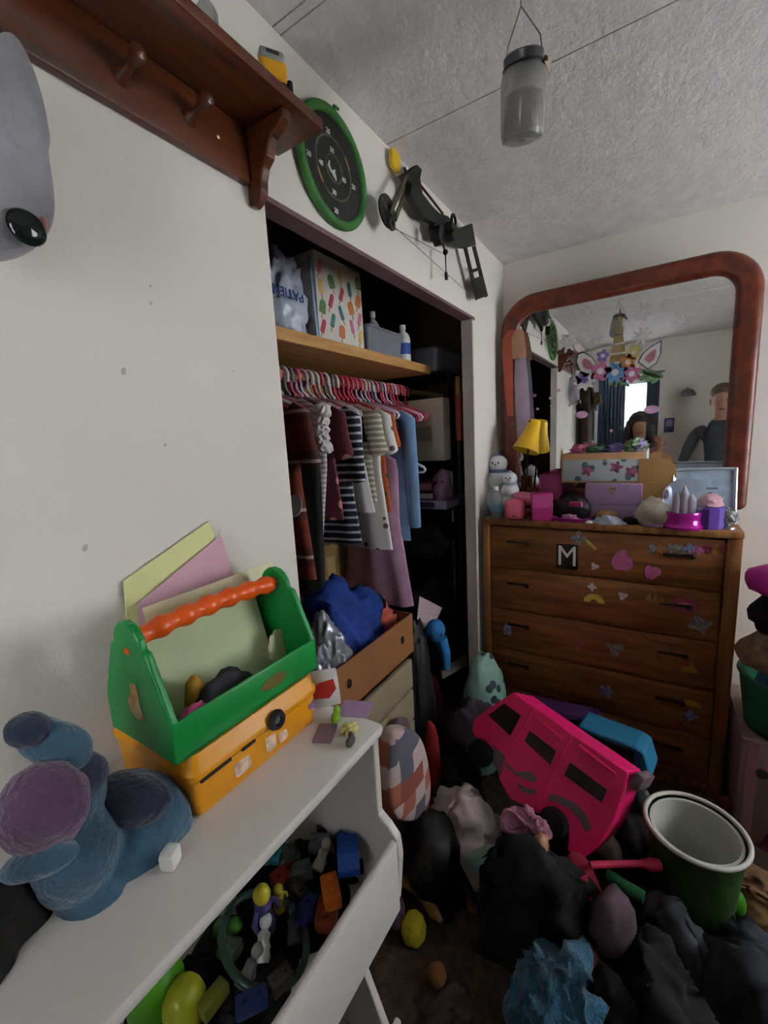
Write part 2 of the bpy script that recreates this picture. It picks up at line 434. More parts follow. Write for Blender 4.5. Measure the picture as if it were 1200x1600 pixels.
# ------------------------------------------------------------------ archery target
tc = V((.985, YL - .001, 2.238)); TR = .128
tg = thing('archery_target', 'round black archery target with green rim and white numbers on wall', 'target', tc)
FW = frame((0, 0, 0), (1, 0, 0), (0, 0, 1))           # local x -> +X, y -> up, z -> -Y (into the room)
M_TG = mat('target_face', '22241f', .85, var=.3, scale=40)
G().lathe([(0, 0), (TR * .95, 0), (TR * .95, .012), (0, .012)], 48, FW).done('face', M_TG, tg, smooth=False)
g = G()
g.tube([FW @ V((TR * math.cos(a), TR * math.sin(a), .012)) for a in [2 * PI * i / 56 for i in range(56)]], .0115, 12, closed=True)
g.done('rim', mat('target_green', '3d7a34', .7, var=.2, scale=18, bump=.2), tg)
g = G().tube([FW @ V((.012, TR + .005, .012)), FW @ V((.016, TR + .018, .014)), FW @ V((.014, TR + .022, .016))], [.006, .005, .006], 10)
g.tube([FW @ V((.012, TR + .02, .014)), FW @ V((.03, TR + .021, .016))], .0035, 8)
g.done('hanger_knot', MATS['target_green'], tg)
def ring(r, w, z, a0=0, a1=2 * PI, n=48):
    g = G(); A = [a0 + (a1 - a0) * i / n for i in range(n + 1)]
    g.loops([[FW @ V((r * math.cos(a), r * math.sin(a), zz)) for a in A] if rr == 0 else [FW @ V(((r + w) * math.cos(a), (r + w) * math.sin(a), zz)) for a in A] for rr, zz in ((0, z), (0, z + .0006), (1, z + .0006), (1, z))], closed=False)
    return g
M_TR = mat('target_ring', '6b665a', .8, var=.5, scale=25)
ring(.068, .005, .012).done('score_ring', M_TR, tg, smooth=False)
ring(.03, .004, .012).done('score_ring', M_TR, tg, smooth=False)
M_OR = mat('target_orange', 'b98a55', .8)
for a in (.35, 3.5): ring(.068, .0052, .0122, a, a + .45, 8).done('score_mark', M_OR, tg, smooth=False)
for (x, y, s) in ((512, 205, '20'), (482, 240, '20'), (518, 235, '30'), (501, 254, '40'), (537, 282, '40'), (552, 293, '20'), (522, 301, '30'), (525, 330, '20')):
    q = px(x, y, Y=YL - .0135) - tc
    put_text('number', s, .017, M_WPLAS, T(q.x, -.0135, q.z) @ FW @ T(0, 0, 0), tg, .0006)
# white curled emblem
g = G()
e0 = px(520, 267, Y=YL - .014) - tc
g.tube([e0 + FW @ V(p) for p in ((-.012, .018, 0), (-.016, .006, 0), (-.008, -.004, 0), (.004, -.001, 0), (.008, -.008, 0), (.012, -.018, 0))], [.002, .0035, .003, .0035, .003, .0015], 8)
g.tube([e0 + FW @ V(p) for p in ((.010, .006, 0), (.003, .001, 0), (-.002, -.006, 0), (.004, -.014, 0))], [.0015, .003, .003, .001], 8)
g.done('emblem', M_WPLAS, tg)

# ------------------------------------------------------------------ compound bow on wall
YB = .705
bo = thing('compound_bow', 'dark camouflage compound bow hung on the wall above the closet', 'bow', (1.6, YL, 2.1))
b0 = V((1.6, YL, 2.1))
def bp(x, y, Y=YB): return px(x, y, Y=Y) - b0
M_BOW = mat('bow_camo', '191d15', .55, col2='0b0d09', scale=22)
M_LIMB = mat('limb_camo', '55513a', .5, col2='2b2a20', scale=25)
def strip(name, pts, wid, m, Y=YB, th=.014, par=bo):
    """flat bar following photo points, with real thickness out from the wall"""
    P = [bp(x, y, Y) for x, y in pts]
    g = G(); L = []
    for i, p in enumerate(P):
        t = (P[min(i + 1, len(P) - 1)] - P[max(i - 1, 0)]); t.y = 0; t.normalize(); n = V((-t.z, 0, t.x))
        wv = wid[i] if hasattr(wid, '__len__') else wid
        L.append([p + n * wv / 2 + V((0, -th / 2, 0)), p + n * wv / 2 + V((0, th / 2, 0)), p - n * wv / 2 + V((0, th / 2, 0)), p - n * wv / 2 + V((0, -th / 2, 0))])
    g.loops(L, cap0=True, cap1=True)
    o = g.done(name, m, par, smooth=False); bv = o.modifiers.new('b', 'BEVEL'); bv.width = .0025; bv.segments = 2
    return o
def bpoly(name, pts, Y, th, m):
    P = [bp(x, y, Y) for x, y in pts]; M = frame((0, P[0].y + th / 2, 0), (1, 0, 0), (0, 0, 1))
    o = G().prism([(p.x, p.z) for p in P], th, M).done(name, m, bo, smooth=False); bv = o.modifiers.new('b', 'BEVEL'); bv.width = .003; bv.segments = 2; return o
bpoly('riser', ((626, 274), (647, 259), (655, 267), (652, 281), (656, 304), (671, 323), (682, 334), (696, 339), (713, 358), (734, 350), (740, 384), (726, 388), (703, 384), (691, 379), (677, 377), (673, 358), (675, 349), (657, 341), (647, 323), (636, 304), (638, 290)), YB, .024, M_BOW)
strip('limb', ((637, 272), (625, 298), (614, 322), (610, 334)), (.012, .016, .016, .012), M_LIMB, .69, .006)
strip('limb', ((645, 276), (634, 302), (622, 330), (618, 345)), (.012, .016, .016, .01), M_LIMB, .716, .006)
bpoly('lower_limb', ((725, 388), (729, 387), (748, 467), (744, 469)), .705, .008, M_BOW)
bpoly('lower_limb', ((738, 385), (742, 384), (762, 463), (758, 465)), .705, .008, M_BOW)
bpoly('limb_plate', ((739, 436), (751, 431), (759, 463), (746, 468)), .704, .012, M_BOW)
bpoly('limb_plate', ((735, 422), (747, 418), (748, 423), (736, 427)), .704, .012, M_BOW)
def wheel(name, x, y, r, Y, m, hole=.35):
    c = bp(x, y, Y)
    g = G(); g.lathe([(r * hole, -.004), (r * .9, -.004), (r, -.003), (r * .93, 0), (r, .003), (r * .9, .004), (r * hole, .004), (r * hole, -.004)], 32, T(*c) @ RX(90), cap=False)
    return g.done(name, m, bo)
wheel('cam_wheel', 605, 330, .044, .70, M_BOW); wheel('cam_wheel', 612, 350, .018, .69, M_BOW)
g = G()
for a in (20, 140, 260):
    c = bp(605, 330, .70); g.tube([c, c + V((.042 * math.cos(math.radians(a)), 0, .042 * math.sin(math.radians(a))))], .005, 8)
g.done('cam_spokes', M_BOW, bo)
strip('sight_bracket', ((700, 352), (706, 362), (702, 372)), .03, M_BOW, .67, .03)
wheel('sight_ring', 709, 345, .024, .668, M_BLACKM, .62)
strip('arrow_rest', ((684, 356), (682, 372), (686, 380)), .026, M_BLACK, .672, .03)
g = G().tube([bp(692, 378, .69), bp(696, 398, .69), bp(697, 430, .69)], [.004, .0026, .0026], 8)
g.tube([bp(697, 426, .69), bp(697.5, 437, .69)], .006, 10); g.ell(bp(696, 394, .69), .01)
g.done('release_lever', M_BLACK, bo)
G().tube([bp(652, 283, .70), bp(692, 334, .70)], .004, 8).done('arrow_shaft', mat('dark_red', '4a1418', .5), bo)
def stringg(a, b): return G().tube([bp(*a), bp(*b)], .0012, 6).done('bow_string', mat('string_grey', '6b6660', .8), bo)
stringg((606, 345, .725), (745, 470, .725)); stringg((612, 355, .72), (690, 395, .72))
G().tube([bp(638, 276, .70), bp(632, 262, .70)], .004, 8).done('screw', M_BLACK, bo)
g = G().tube([bp(650, 284, .73), bp(656, 300, .73)], [.006, .003], 8).done('yellow_clip', mat('yellow_tape', 'd9b21a', .5), bo)
G().tube([bp(690, 372, YL - .03), bp(690, 372, YL + .002)], .004, 8).done('wall_hook', M_STEEL, bo)
c0 = px(623, 248, Y=.715)
o = G().prism(rrect(.05, .054, .012, 5), .012, frame((0, 0, 0), (1, 0, -.1), (.1, 0, 1))).done('yellow_tag', mat('yellow_tape', 'd9b21a', .5), None)
o.location = (c0.x, .735, c0.z); tag(o, 'yellow plastic tag stuck at the wall top above the bow', 'tag')

# ------------------------------------------------------------------ hanging jar
jt = px(818, 92, X=1.06); jb = px(816, 222, X=1.10)
ax = (jt - jb).normalized(); H = (jt - jb).length
jr = thing('hanging_jar', 'glass mason jar hanging by wire from ceiling', 'jar', jb)
q = V((0, 0, 1)).rotation_difference(ax).to_matrix().to_4x4()
jr.rotation_euler = q.to_euler()
R0 = .047
prof = [(0, .006), (R0 * .7, 0), (R0 * .92, .004), (R0, .016), (R0, H * .72), (R0 * .93, H * .84), (R0 * .80, H * .9), (R0 * .80, H)]
inn = [(r - .0035, max(z, .008)) for r, z in prof[::-1]]
G().lathe(prof + inn[:-1] + [(0, .012)], 36).done('glass', mat('jar_glass', 'd8d6d2', .08, trans=.75, var=.04, ior=1.35), jr)
G().lathe([(0, .014), (R0 * .9, .016), (R0 * .9, H * .55), (R0 * .6, H * .62), (0, H * .6)], 28).done('filling', mat('jar_fibre', 'b9b6b2', .9, var=.3, scale=14, bump=.5), jr)
G().lathe([(R0 * .82, H * .93), (R0 * .86, H * .93), (R0 * .87, H * 1.03), (R0 * .8, H * 1.05), (0, H * 1.05), (0, H * 1.04), (R0 * .78, H * 1.035), (R0 * .82, H * 1.03), (R0 * .82, H * .93)], 32, cap=False).done('lid', mat('lid_zinc', '5c5d60', .35, metal=.9), jr)
G().tube([(R0 * .88 * math.cos(a), R0 * .88 * math.sin(a), H * .9) for a in [2 * PI * i / 28 for i in range(28)]], .002, 6, closed=True).done('wire_band', M_BLACKM, jr)
top = q.inverted() @ (V((1.06, jb.y * .97, ZC)) - jb)
G().tube([(0, R0 * .88, H * .9), (0, R0 * .7, H * 1.2), top + V((0, 0, -.02)), top], .0014, 6).done('wire', M_STEEL, jr)
G().tube([(0, -R0 * .88, H * .9), (0, -R0 * .7, H * 1.2), top + V((0, 0, -.02)), top], .0014, 6).done('wire', M_STEEL, jr)
tgm = T(0, -R0 * 1.02, H * .87) @ RZ(-40) @ RX(80)
G().prism([(-.012, .012), (.012, .006), (.004, -.022)], .0015, tgm).done('paper_tag', mat('cream_paper', 'd8c8a4', .8), jr, smooth=False)
G().ell((0, -R0 * .92, H * .9), .007).done('knot', M_BLACK, jr)

# ------------------------------------------------------------------ white toy storage unit
UX1, UY, UZ, UX0 = .578, .40, 1.036, -.62
un = thing('toy_storage_unit', 'white toy storage unit with open lower bins against the wall', 'storage unit', (0, YL, 0))
def ub(name, lo, hi, bev=.006, par=None, m=None):
    lo, hi = V(lo) - V((0, YL, 0)), V(hi) - V((0, YL, 0))
    return G().box((lo + hi) / 2, hi - lo, bev=bev).done(name, m or M_WHITE, par or un)
ub('top_board', (UX0, UY, UZ - .022), (UX1, YL - .003, UZ), .008)
ub('back_panel', (UX0, YL - .014, .05), (UX1 - .02, YL - .004, UZ - .022), .002)
def usides(x0):
    # side panel: post at the front, curved foot that swings out under the tray
    poly = [(YL - .015, UZ - .022), (UY + .012, UZ - .022), (UY + .012, .855), (UY - .008, .84), (UY - .026, .82), (UY - .03, .78), (UY - .02, .68), (UY + .02, .655), (UY + .10, .60), (UY + .08, .45), (UY - .02, .20), (UY - .03, 0), (YL - .015, 0)]
    M = Matrix(((0, 0, 1, x0), (1, 0, 0, -YL), (0, 1, 0, 0), (0, 0, 0, 1)))
    o = G().prism(poly, .018, M).done('side_panel', M_WHITE, un, smooth=False)
    bv = o.modifiers.new('b', 'BEVEL'); bv.width = .004; bv.segments = 2
usides(UX1 - .02); usides(UX0)
ub('tray_floor', (UX0 + .018, UY - .02, .655), (UX1 - .021, YL - .015, .67), .002)
def lip(name, z0, z1, y):
    g = G().box(((UX0 + UX1) / 2 - .001, y - YL, (z0 + z1) / 2), (UX1 - UX0 - .04, .014, z1 - z0), bev=.005)
    return g.done(name, M_WHITE, un)
lip('tray_lip', .672, .822, UY - .022)
ub('lower_tray_floor', (UX0 + .018, UY - .02, .25), (UX1 - .021, YL - .015, .265), .002)
lip('lower_tray_lip', .265, .40, UY - .008)
# ------------------------------------------------------------------ yellow case on the unit
M_YEL = mat('case_yellow', 'e79a0b', .38, var=.08, scale=5)
YX0, YX1, YY0, YY1, YH = .276, .532, .512, .728, .094
yc = thing('yellow_case', 'yellow plastic toy tool case with black latch on the white unit', 'case', ((YX0 + YX1) / 2, (YY0 + YY1) / 2, UZ))
yl, yd = YX1 - YX0, YY1 - YY0
g = G()
g.loops([[V((x * s, y * s2, z)) for x, y in rrect(yl, yd, .014)] for s, s2, z in ((.94, .93, 0), (.96, .955, .003), (.985, .98, .055))], cap0=True, cap1=True)
g.done('base_half', M_YEL, yc)
g = G()
g.loops([[V((x * s, y * s2, z)) for x, y in rrect(yl, yd, .014)] for s, s2, z in ((1.0, 1.0, .058), (1.01, 1.012, .062), (1.01, 1.012, .068), (.985, .985, .072), (.975, .97, .088), (.95, .94, .0935))], cap0=True, cap1=True)
g.done('lid', M_YEL, yc)
for a, b in ((-.115, -.065), (-.045, -.02)):
    G().box(((a + b) / 2, -yd / 2 * .985 - .0005, .0565), (b - a, .006, .005)).done('slot', M_BLACK, yc)
fy = -yd / 2
g = G().lathe([(.007, 0), (.016, 0), (.017, .004), (.014, .01), (.009, .01), (.007, .006), (.007, 0)], 24, T(.022, fy - .001, .066) @ RX(90), cap=False)
g.done('latch_ring', M_BLACK, yc)
G().lathe([(0, 0), (.007, 0), (.006, .006), (0, .007)], 16, T(.022, fy - .001, .066) @ RX(90)).done('latch_button', mat('grey_plas', '6f6f72', .4), yc)
FWy = frame((0, fy * .968 + .001, .028), (1, 0, 0), (0, .07, 1))
M_STK = mat('sticker_pale', 'd9b9a0', .6, var=.35, scale=70)
for (x, y, wq, hq) in ((-.045, .0, .03, .022), (.012, .002, .022, .028), (.038, -.004, .02, .018)):
    G().prism(rrect(wq, hq, .006, 4, (x, y)), .0009, FWy @ T(0, 0, .0016)).done('sticker', M_STK, yc, smooth=False)
G().prism(circ(.009, 16, c=(.112, .012), ry=.011), .0009, FWy @ T(0, 0, .0016)).done('purple_sticker', mat('sticker_purple', '7b5a9a', .5, var=.3, scale=90), yc, smooth=False)

# ------------------------------------------------------------------ green toolbox
M_GRN = mat('toolbox_green', '0a8a3c', .36, var=.06, scale=4)
gx0, gx1, gy0, gy1 = .270, .540, .520, .690; gz = UZ + YH
gt = thing('green_toolbox', 'green plastic open toolbox with wavy orange handle on the yellow case', 'toolbox', ((gx0 + gx1) / 2, (gy0 + gy1) / 2, gz))
gl, gd = gx1 - gx0, gy1 - gy0
G().box((0, 0, .004), (gl, gd, .008), bev=.003).done('bottom', M_GRN, gt)
for s, nm in ((-1, 'front_wall'), (1, 'back_wall')):
    G().box((0, s * (gd / 2 - .003), .03), (gl, .006, .058), bev=.0025).done(nm, M_GRN, gt)
hh = .188
poly = [(-gd / 2, 0), (gd / 2, 0), (gd / 2, .06), (.046, .15)] + [(.036 * math.cos(a), hh - .036 + .036 * math.sin(a)) for a in [PI * i / 8 for i in range(9)]] + [(-.046, .15), (-gd / 2, .06)]
for s in (-1, 1):
    M = Matrix(((0, 0, 1, s * (gl / 2) - .006), (1, 0, 0, 0), (0, 1, 0, 0), (0, 0, 0, 1)))
    o = G().prism(poly, .012, M).done('end_panel', M_GRN, gt, smooth=False)
    bv = o.modifiers.new('b', 'BEVEL'); bv.width = .004; bv.segments = 3
hp = [( -gl / 2 + .005 + (gl - .01) * i / 40) for i in range(41)]
G().tube([(x, 0, hh - .03 + .006 * math.sin(PI * (i / 40)) ) for i, x in enumerate(hp)], [.0150 + .0022 * math.cos(i / 40 * 2 * PI * 6.5) for i in range(41)], 14).done('handle', mat('handle_orange', 'e85a12', .35, var=.05), gt)
M = Matrix(((0, 0, -1, -gl / 2 - .0055), (1, 0, 0, 0), (0, 1, 0, 0), (0, 0, 0, 1)))
G().prism([(-.018, .046), (0, .042), (.016, .05), (.02, .066), (.008, .078), (.006, .094), (-.008, .1), (-.014, .085), (-.012, .07)], .001, M).done('sticker', mat('duck_sticker', 'd9c79a', .6, col2='c98a50', scale=60), gt, smooth=False)
G().prism(circ(.028, 20, c=(.035, .03), ry=.0105), .001, frame((0, -gd / 2, 0), (1, 0, 0), (0, 0, 1))).done('oval_badge', mat('badge_olive', '5f6a24', .5, col2='7a5a2a', scale=50), gt, smooth=False)
G().prism(circ(.008, 14, c=(.0, .145), ry=.005), .001, M).done('handle_cap', MATS['handle_orange'], gt, smooth=False)

# papers and contents
def sheet(name, label, cat, corners, m, th=.0015, curl=0, n=8, group=None):
    """a thin board or sheet through 4 world corners"""
    c = [V(q) for q in corners]; o0 = sum(c, V()) / 4
    nrm = (c[1] - c[0]).cross(c[3] - c[0]).normalized()
    L = []
    for i in range(n + 1):
        u = i / n; a = c[0].lerp(c[1], u) - o0; b = c[3].lerp(c[2], u) - o0; k = nrm * curl * math.sin(PI * u)
        L.append([a + k, b + k, b + k + nrm * th, a + k + nrm * th])
    g = G(); g.loops(L, cap0=True, cap1=True)
    o = g.done(name, m, None, angle=30); o.location = o0
    return tag(o, label, cat, group) if label else o
M_PYEL = mat('paper_yellow', 'd8d69a', .85, var=.06, scale=8); M_PPNK = mat('paper_pink', 'd3a5b4', .85, var=.08, scale=8); M_PCRM = mat('paper_cream', 'e0d7b2', .85, var=.05)
M_PGRN = mat('paper_pale_green', 'c3cfa4', .85, var=.05)
def pp(x, y, Y): return px(x, y, Y=Y)
sheet('paper_folder', 'pale yellow paper folder leaning on the wall behind the green toolbox', 'folder', (pp(200, 1000, .728), pp(380, 960, .728), pp(325, 815, .742), pp(192, 908, .742)), M_PYEL, .002)
sheet('pink_paper', 'pink paper sheet in front of the pale yellow folder', 'paper', (pp(220, 1000, .715), pp(372, 930, .715), pp(345, 836, .734), pp(214, 944, .728)), M_PPNK, .0012)
zf = gz + .009
def low(x, y, Y): 
    q = px(x, y, Y=Y); return q
a = low(238, 1003, .668); b_ = low(432, 930, .662)
sheet('cream_card', 'cream card standing at the back inside the green toolbox', 'card', (V((a.x, .658, zf)), V((b_.x - .012, .655, zf)), pp(425, 876, .673), pp(222, 950, .673)), M_PCRM, .0015, .004)
sheet('green_card', 'large pale green card standing in the green toolbox', 'card', (V((.303, .610, zf)), V((.510, .598, zf)), V((.520, .648, gz + .145)), V((.300, .655, gz + .14))), M_PGRN, .0015, .003)
# scalloped white paper
c0 = px(452, 965, Y=.60); c0.z = max(c0.z, zf + .04)
pts = []
for i in range(60):
    a = 2 * PI * i / 60; r = .028 + .0035 * abs(math.sin(a * 5)); pts.append((r * math.cos(a), r * math.sin(a)))
o = G().prism(pts, .002, frame((0, 0, 0), (1, .25, 0), (0, .12, 1))).done('scalloped_paper', M_PCRM, None, smooth=False); o.location = (.515, .588, zf + .034)
tag(o, 'cream scalloped paper cutout at the right end of the green toolbox', 'paper')
def lump(name, label, cat, loc, rad, m, amp=.2, freq=2.2, seed=1, rz=0, sub=3, ridge=False, group=None, rot=None):
    o = blob(G(), rad, amp, freq, seed, sub, ridge=ridge).done(name, m, None, angle=70)
    o.location = loc; o.rotation_euler = rot or (0, 0, rz)
    return tag(o, label, cat, group)
lump('dark_sock', 'dark grey patterned sock inside the green toolbox', 'sock', (.375, .562, zf), (.05, .028, .055), mat('sock_dark', '3b3c42', .9, col2='20222a', scale=30), seed=3)
lump('mustard_ball', 'mustard yarn ball behind the dark sock in the toolbox', 'ball', (.34, .583, zf), (.016, .015, .066), mat('mustard', 'b98a2a', .8), .1, seed=4)
lump('pink_bow', 'pink crumpled hair bow at the front of the green toolbox', 'bow', (.312, .541, zf), (.022, .013, .05), mat('hot_pink', 'd9508c', .6), .35, 2.5, 5)

# ------------------------------------------------------------------ things right of the case
def flat_on(name, label, cat, x, y, w, d, rz, m, z=UZ, th=.0012, poly=None):
    q = px(x, y, Z=z); o = G().prism(poly or rrect(w, d, min(w, d) * .08, 3), th).done(name, m, None, smooth=False)
    o.location = (q.x, q.y, z); o.rotation_euler = (0, 0, math.radians(rz)); return tag(o, label, cat)
lil = flat_on('lilac_card', 'lilac paper card at the end of the white unit', 'card', 556, 1108, .05, .06, 20, mat('lilac_paper', 'b493b8', .8, var=.1))
flat_on('mauve_card', 'dull mauve card under the yellow case corner', 'card', 508, 1146, .05, .035, 25, mat('mauve_paper', '86707f', .8, var=.12))
q = px(522, 1100, Y=.585)
pk = thing('snack_pouch', 'white snack pouch with a red label leaning against the yellow case', 'packet', (.563, .53, UZ), (0, 0, math.radians(-45)))
g = G(); L = []
for i in range(11):
    v = i / 10; th = .012 * math.sin(PI * min(1, v * 1.0)) + .001
    L.append([V((.034 * s1 * (1 - .12 * v * v), s2 * th + .012 * v, .07 * v + .001)) for s1, s2 in ((-1, 0), (-.6, -1), (0, -1.2), (.6, -1), (1, 0), (.6, 1), (0, 1.2), (-.6, 1))])
g.loops(L, cap0=True, cap1=True).done('pouch', mat('pouch_white', 'c9c4c0', .4, var=.1), pk)
G().prism([(-.022, -.016), (.012, -.02), (.026, -.004), (.022, .016), (-.006, .012), (-.024, .002)], .001, frame((0, -.0105, .045), (1, 0, 0), (0, .12, 1))).done('red_label', mat('label_red', 'b82a24', .5, var=.15), pk, smooth=False)
def small_toy(name, label, x, y, z, parts, rz=0, cat='toy'):
    q = px(x, y, Z=z); t = thing(name, label, cat, (q.x, q.y, z), (0, 0, math.radians(rz)))
    for nm, c, r, m in parts: G().ell(c, r, seg=14, rings=8).done(nm, m, t)
    return t
M_LIME = mat('lime', '7ba822', .5); M_PALEY = mat('pale_yellow', 'd6cd7c', .6)
small_toy('lime_toy', 'small lime green toy beside the snack pouch', 525, 1128, UZ, (('body', (0, 0, .009), (.016, .009, .009), M_LIME), ('head', (.015, 0, .014), (.008, .007, .008), M_LIME)), 30)
small_toy('yellow_flower_clip', 'pale yellow flower hair clip near the front edge of the unit', 546, 1143, UZ, tuple(('petal', (.01 * math.cos(a), .01 * math.sin(a), .006), (.009, .006, .006), M_PALEY) for a in (0, 1.26, 2.51, 3.77, 5.03)) + (('centre', (0, 0, .01), (.005, .005, .005), M_PALEY),), 0, 'hair clip')
small_toy('dark_toy_wheel', 'small dark grey toy at the front edge of the unit', 548, 1164, UZ, (('body', (0, 0, .007), (.013, .007, .007), mat('toy_grey', '55564f', .6)), ('head', (.01, .004, .011), (.005, .005, .006), MATS['toy_grey'])), 10)

# ------------------------------------------------------------------ blue plush on the unit (plain generic creature, seen from behind)
M_PBLU = mat('plush_blue', '385a70', .95, var=.22, scale=16, bump=.5, bscale=130, sheen=.4)
M_PDRK = mat('plush_navy', '1d2840', .95, var=.2, scale=16, bump=.5, bscale=130, sheen=.3)
M_PMAU = mat('plush_mauve', '614261', .95, var=.2, scale=16, bump=.5, bscale=130, sheen=.4)
p0 = px(180, 1420, Z=UZ)
p0 = V((.165, .55, UZ))
pl = thing('blue_plush', 'blue plush toy with a mauve round patch slumped on the white unit', 'plush toy', p0)
def pe(name, x, y, Y, wpx, hpx, dep, m, roll=0, seed=0, amp=.06, tilt=0):
    c = px(x, y, Y=Y); s = mpp(c)
    up = -D_; M = frame(c - p0, R_, up) @ RZ(roll)
    return blob(G(), (wpx * s / 2, hpx * s / 2, dep), amp, 1.8, seed, 4, M=M, flat=False).done(name, m, pl, angle=80)
def fused(name, m, items, vox=.004):
    g = G()
    for (x, y, Y, wpx, hpx, dep, roll, seed) in items:
        c = px(x, y, Y=Y); s = mpp(c); M = frame(c - p0, R_, -D_) @ RZ(roll)
        blob(g, (wpx * s / 2, hpx * s / 2, dep), .05, 1.8, seed, 4, M=M, flat=False)
    o = g.done(name, m, pl, angle=180)
    r = o.modifiers.new('r', 'REMESH'); r.mode = 'VOXEL'; r.voxel_size = vox; r.use_smooth_shade = True
    q = o.modifiers.new('s', 'SMOOTH'); q.iterations = 6
    return o
fused('body', M_PBLU, ((205, 1300, .58, 185, 190, .05, -12, 1), (190, 1370, .56, 170, 170, .045, -12, 9), (150, 1440, .535, 130, 130, .04, -25, 2), (120, 1330, .56, 120, 150, .045, 0, 3), (255, 1290, .575, 80, 120, .035, -20, 4), (100, 1250, .57, 110, 120, .045, 0, 11)))
pe('back_patch', 205, 1248, .548, 120, 72, .030, M_PDRK, -8, 3)
pe('mauve_patch', 68, 1262, .535, 130, 135, .035, M_PMAU, 10, 5)
pe('neck', 122, 1215, .555, 80, 70, .03, M_PDRK, 10, 4)
fused('ear', M_PBLU, ((95, 1168, .56, 100, 76, .022, -22, 6), (70, 1155, .561, 90, 66, .02, -22, 6)))
pe('ear_tip', 45, 1140, .558, 62, 50, .02, M_PDRK, -22, 7)
pe('arm', 62, 1345, .515, 120, 44, .02, M_PBLU, 14, 8)
# white foam cube near the plush
q = px(268, 1352, Z=UZ)
o = G().box((0, 0, .012), (.022, .02, .024), bev=.005).done('white_cube', M_WPLAS, None); o.location = (q.x, q.y, UZ); o.rotation_euler = (0, 0, .5)
tag(o, 'small white foam cube beside the blue plush', 'block')
# black garment under the plush
o = cloth(G(), .15, .12, .10, 12, fold=.012, freq=16, droop=2.4).done('black_scarf', mat('black_knit', '16130f', .95, var=.35, scale=14, bump=.4), None, angle=70)
o.location = (.05, .585, UZ); o.rotation_euler = (0, 0, -.1); tag(o, 'black knitted scarf heaped in front of the blue plush', 'scarf')

# ------------------------------------------------------------------ toys in the white unit's tray
TZ = .671
rnd = random.Random(5)
def tpos(x, y, z): q = px(x, y, Z=z); return V((q.x, min(max(q.y, .42), .70), z))
def toymat(n, c, r=.45): return mat('toy_' + n, c, r, var=.1)
def car(name, label, loc, rz, m, L=.09, tilt=(0, 0)):
    t = thing(name, label, 'toy car', loc, (tilt[0], tilt[1], math.radians(rz)))
    prof = [(-L / 2, .012), (L / 2, .012), (L / 2, .026), (L * .3, .03), (L * .15, .045), (-L * .3, .045), (-L * .45, .03), (-L / 2, .026)]
    M = Matrix(((1, 0, 0, 0), (0, 0, -1, .02), (0, 1, 0, 0), (0, 0, 0, 1)))
    G().prism(prof, .04, M).done('body', m, t, smooth=False)
    for sx in (-1, 1):
        for sy in (-1, 1):
            G().lathe([(0, -.005), (.011, -.005), (.012, 0), (.011, .005), (0, .005)], 16, T(sx * L * .3, sy * .022, .012) @ RX(90)).done('wheel', M_BLACK, t)
    return t
def block(name, label, loc, size, m, rz=0, cat='block'):
    t = thing(name, label, cat, loc, (0, 0, math.radians(rz)))
    G().box((0, 0, size[2] / 2), size, bev=min(size) * .12).done('body', m, t)
    for i in (-1, 1):
        G().lathe([(0, 0), (size[1] * .18, 0), (size[1] * .18, .005), (0, .005)], 14, T(i * size[0] * .25, 0, size[2])).done('stud', m, t)
    return t
def figure(name, label, loc, h, m1, m2, rot=(0, 0, 0)):
    t = thing(name, label, 'toy figure', loc, rot)
    G().lathe([(0, 0), (h * .2, 0), (h * .22, h * .1), (h * .15, h * .4), (h * .17, h * .55), (h * .08, h * .64), (0, h * .65)], 18).done('body', m1, t)
    G().ell((0, 0, h * .8), (h * .17, h * .17, h * .19), seg=16, rings=10).done('head', m2, t)
    for s in (-1, 1): G().tube([(s * h * .15, 0, h * .55), (s * h * .28, -h * .05, h * .4), (s * h * .26, -h * .12, h * .28)], h * .05, 8).done('arm', m1, t)
    return t
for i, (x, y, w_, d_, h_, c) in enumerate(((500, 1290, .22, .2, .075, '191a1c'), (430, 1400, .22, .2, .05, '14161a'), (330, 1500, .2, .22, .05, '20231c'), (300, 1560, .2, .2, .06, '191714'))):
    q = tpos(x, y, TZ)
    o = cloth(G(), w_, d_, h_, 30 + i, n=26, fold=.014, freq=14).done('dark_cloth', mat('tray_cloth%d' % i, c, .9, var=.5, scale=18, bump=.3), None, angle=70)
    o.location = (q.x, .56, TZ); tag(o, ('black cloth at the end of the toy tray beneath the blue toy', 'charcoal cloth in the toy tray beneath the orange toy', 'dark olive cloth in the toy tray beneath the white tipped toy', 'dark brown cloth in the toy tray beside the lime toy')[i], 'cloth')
TT = TZ + .075
car('blue_toy_car', 'blue toy car in the toy tray beside the end panel', tpos(545, 1345, TT) + V((0, 0, .0)), 40, toymat('blue', '2250a0'), .085)
block('orange_block', 'bright orange toy block in the toy tray', tpos(518, 1402, TT), (.05, .03, .026), toymat('orange', 'c8661a'), 50)
block('rust_block', 'dark rust toy block below the bright orange one', tpos(512, 1440, TZ + .045), (.045, .035, .03), toymat('rust', '7a3210'), 30)
figure('purple_figure', 'purple toy figure with a yellow head in the toy tray', tpos(415, 1450, TT - .01), .085, toymat('purple', '4b3a78'), toymat('yellow', 'b9a91c'))
figure('yellow_figure', 'small yellow toy figure beside the purple one in the tray', tpos(438, 1420, TT - .01), .05, toymat('yellow', 'b9a91c'), toymat('yellow', 'b9a91c'))
figure('white_figure', 'white toy figure lying in the middle of the toy tray', tpos(408, 1505, TT - .005), .06, toymat('white', 'c8ccc4'), toymat('white', 'c8ccc4'), (0, 1.0, .6))
g = G().tube([V((.06 * math.cos(a), .075 * math.sin(a), .008)) for a in [2 * PI * i / 40 for i in range(40)]], .006, 10, closed=True)
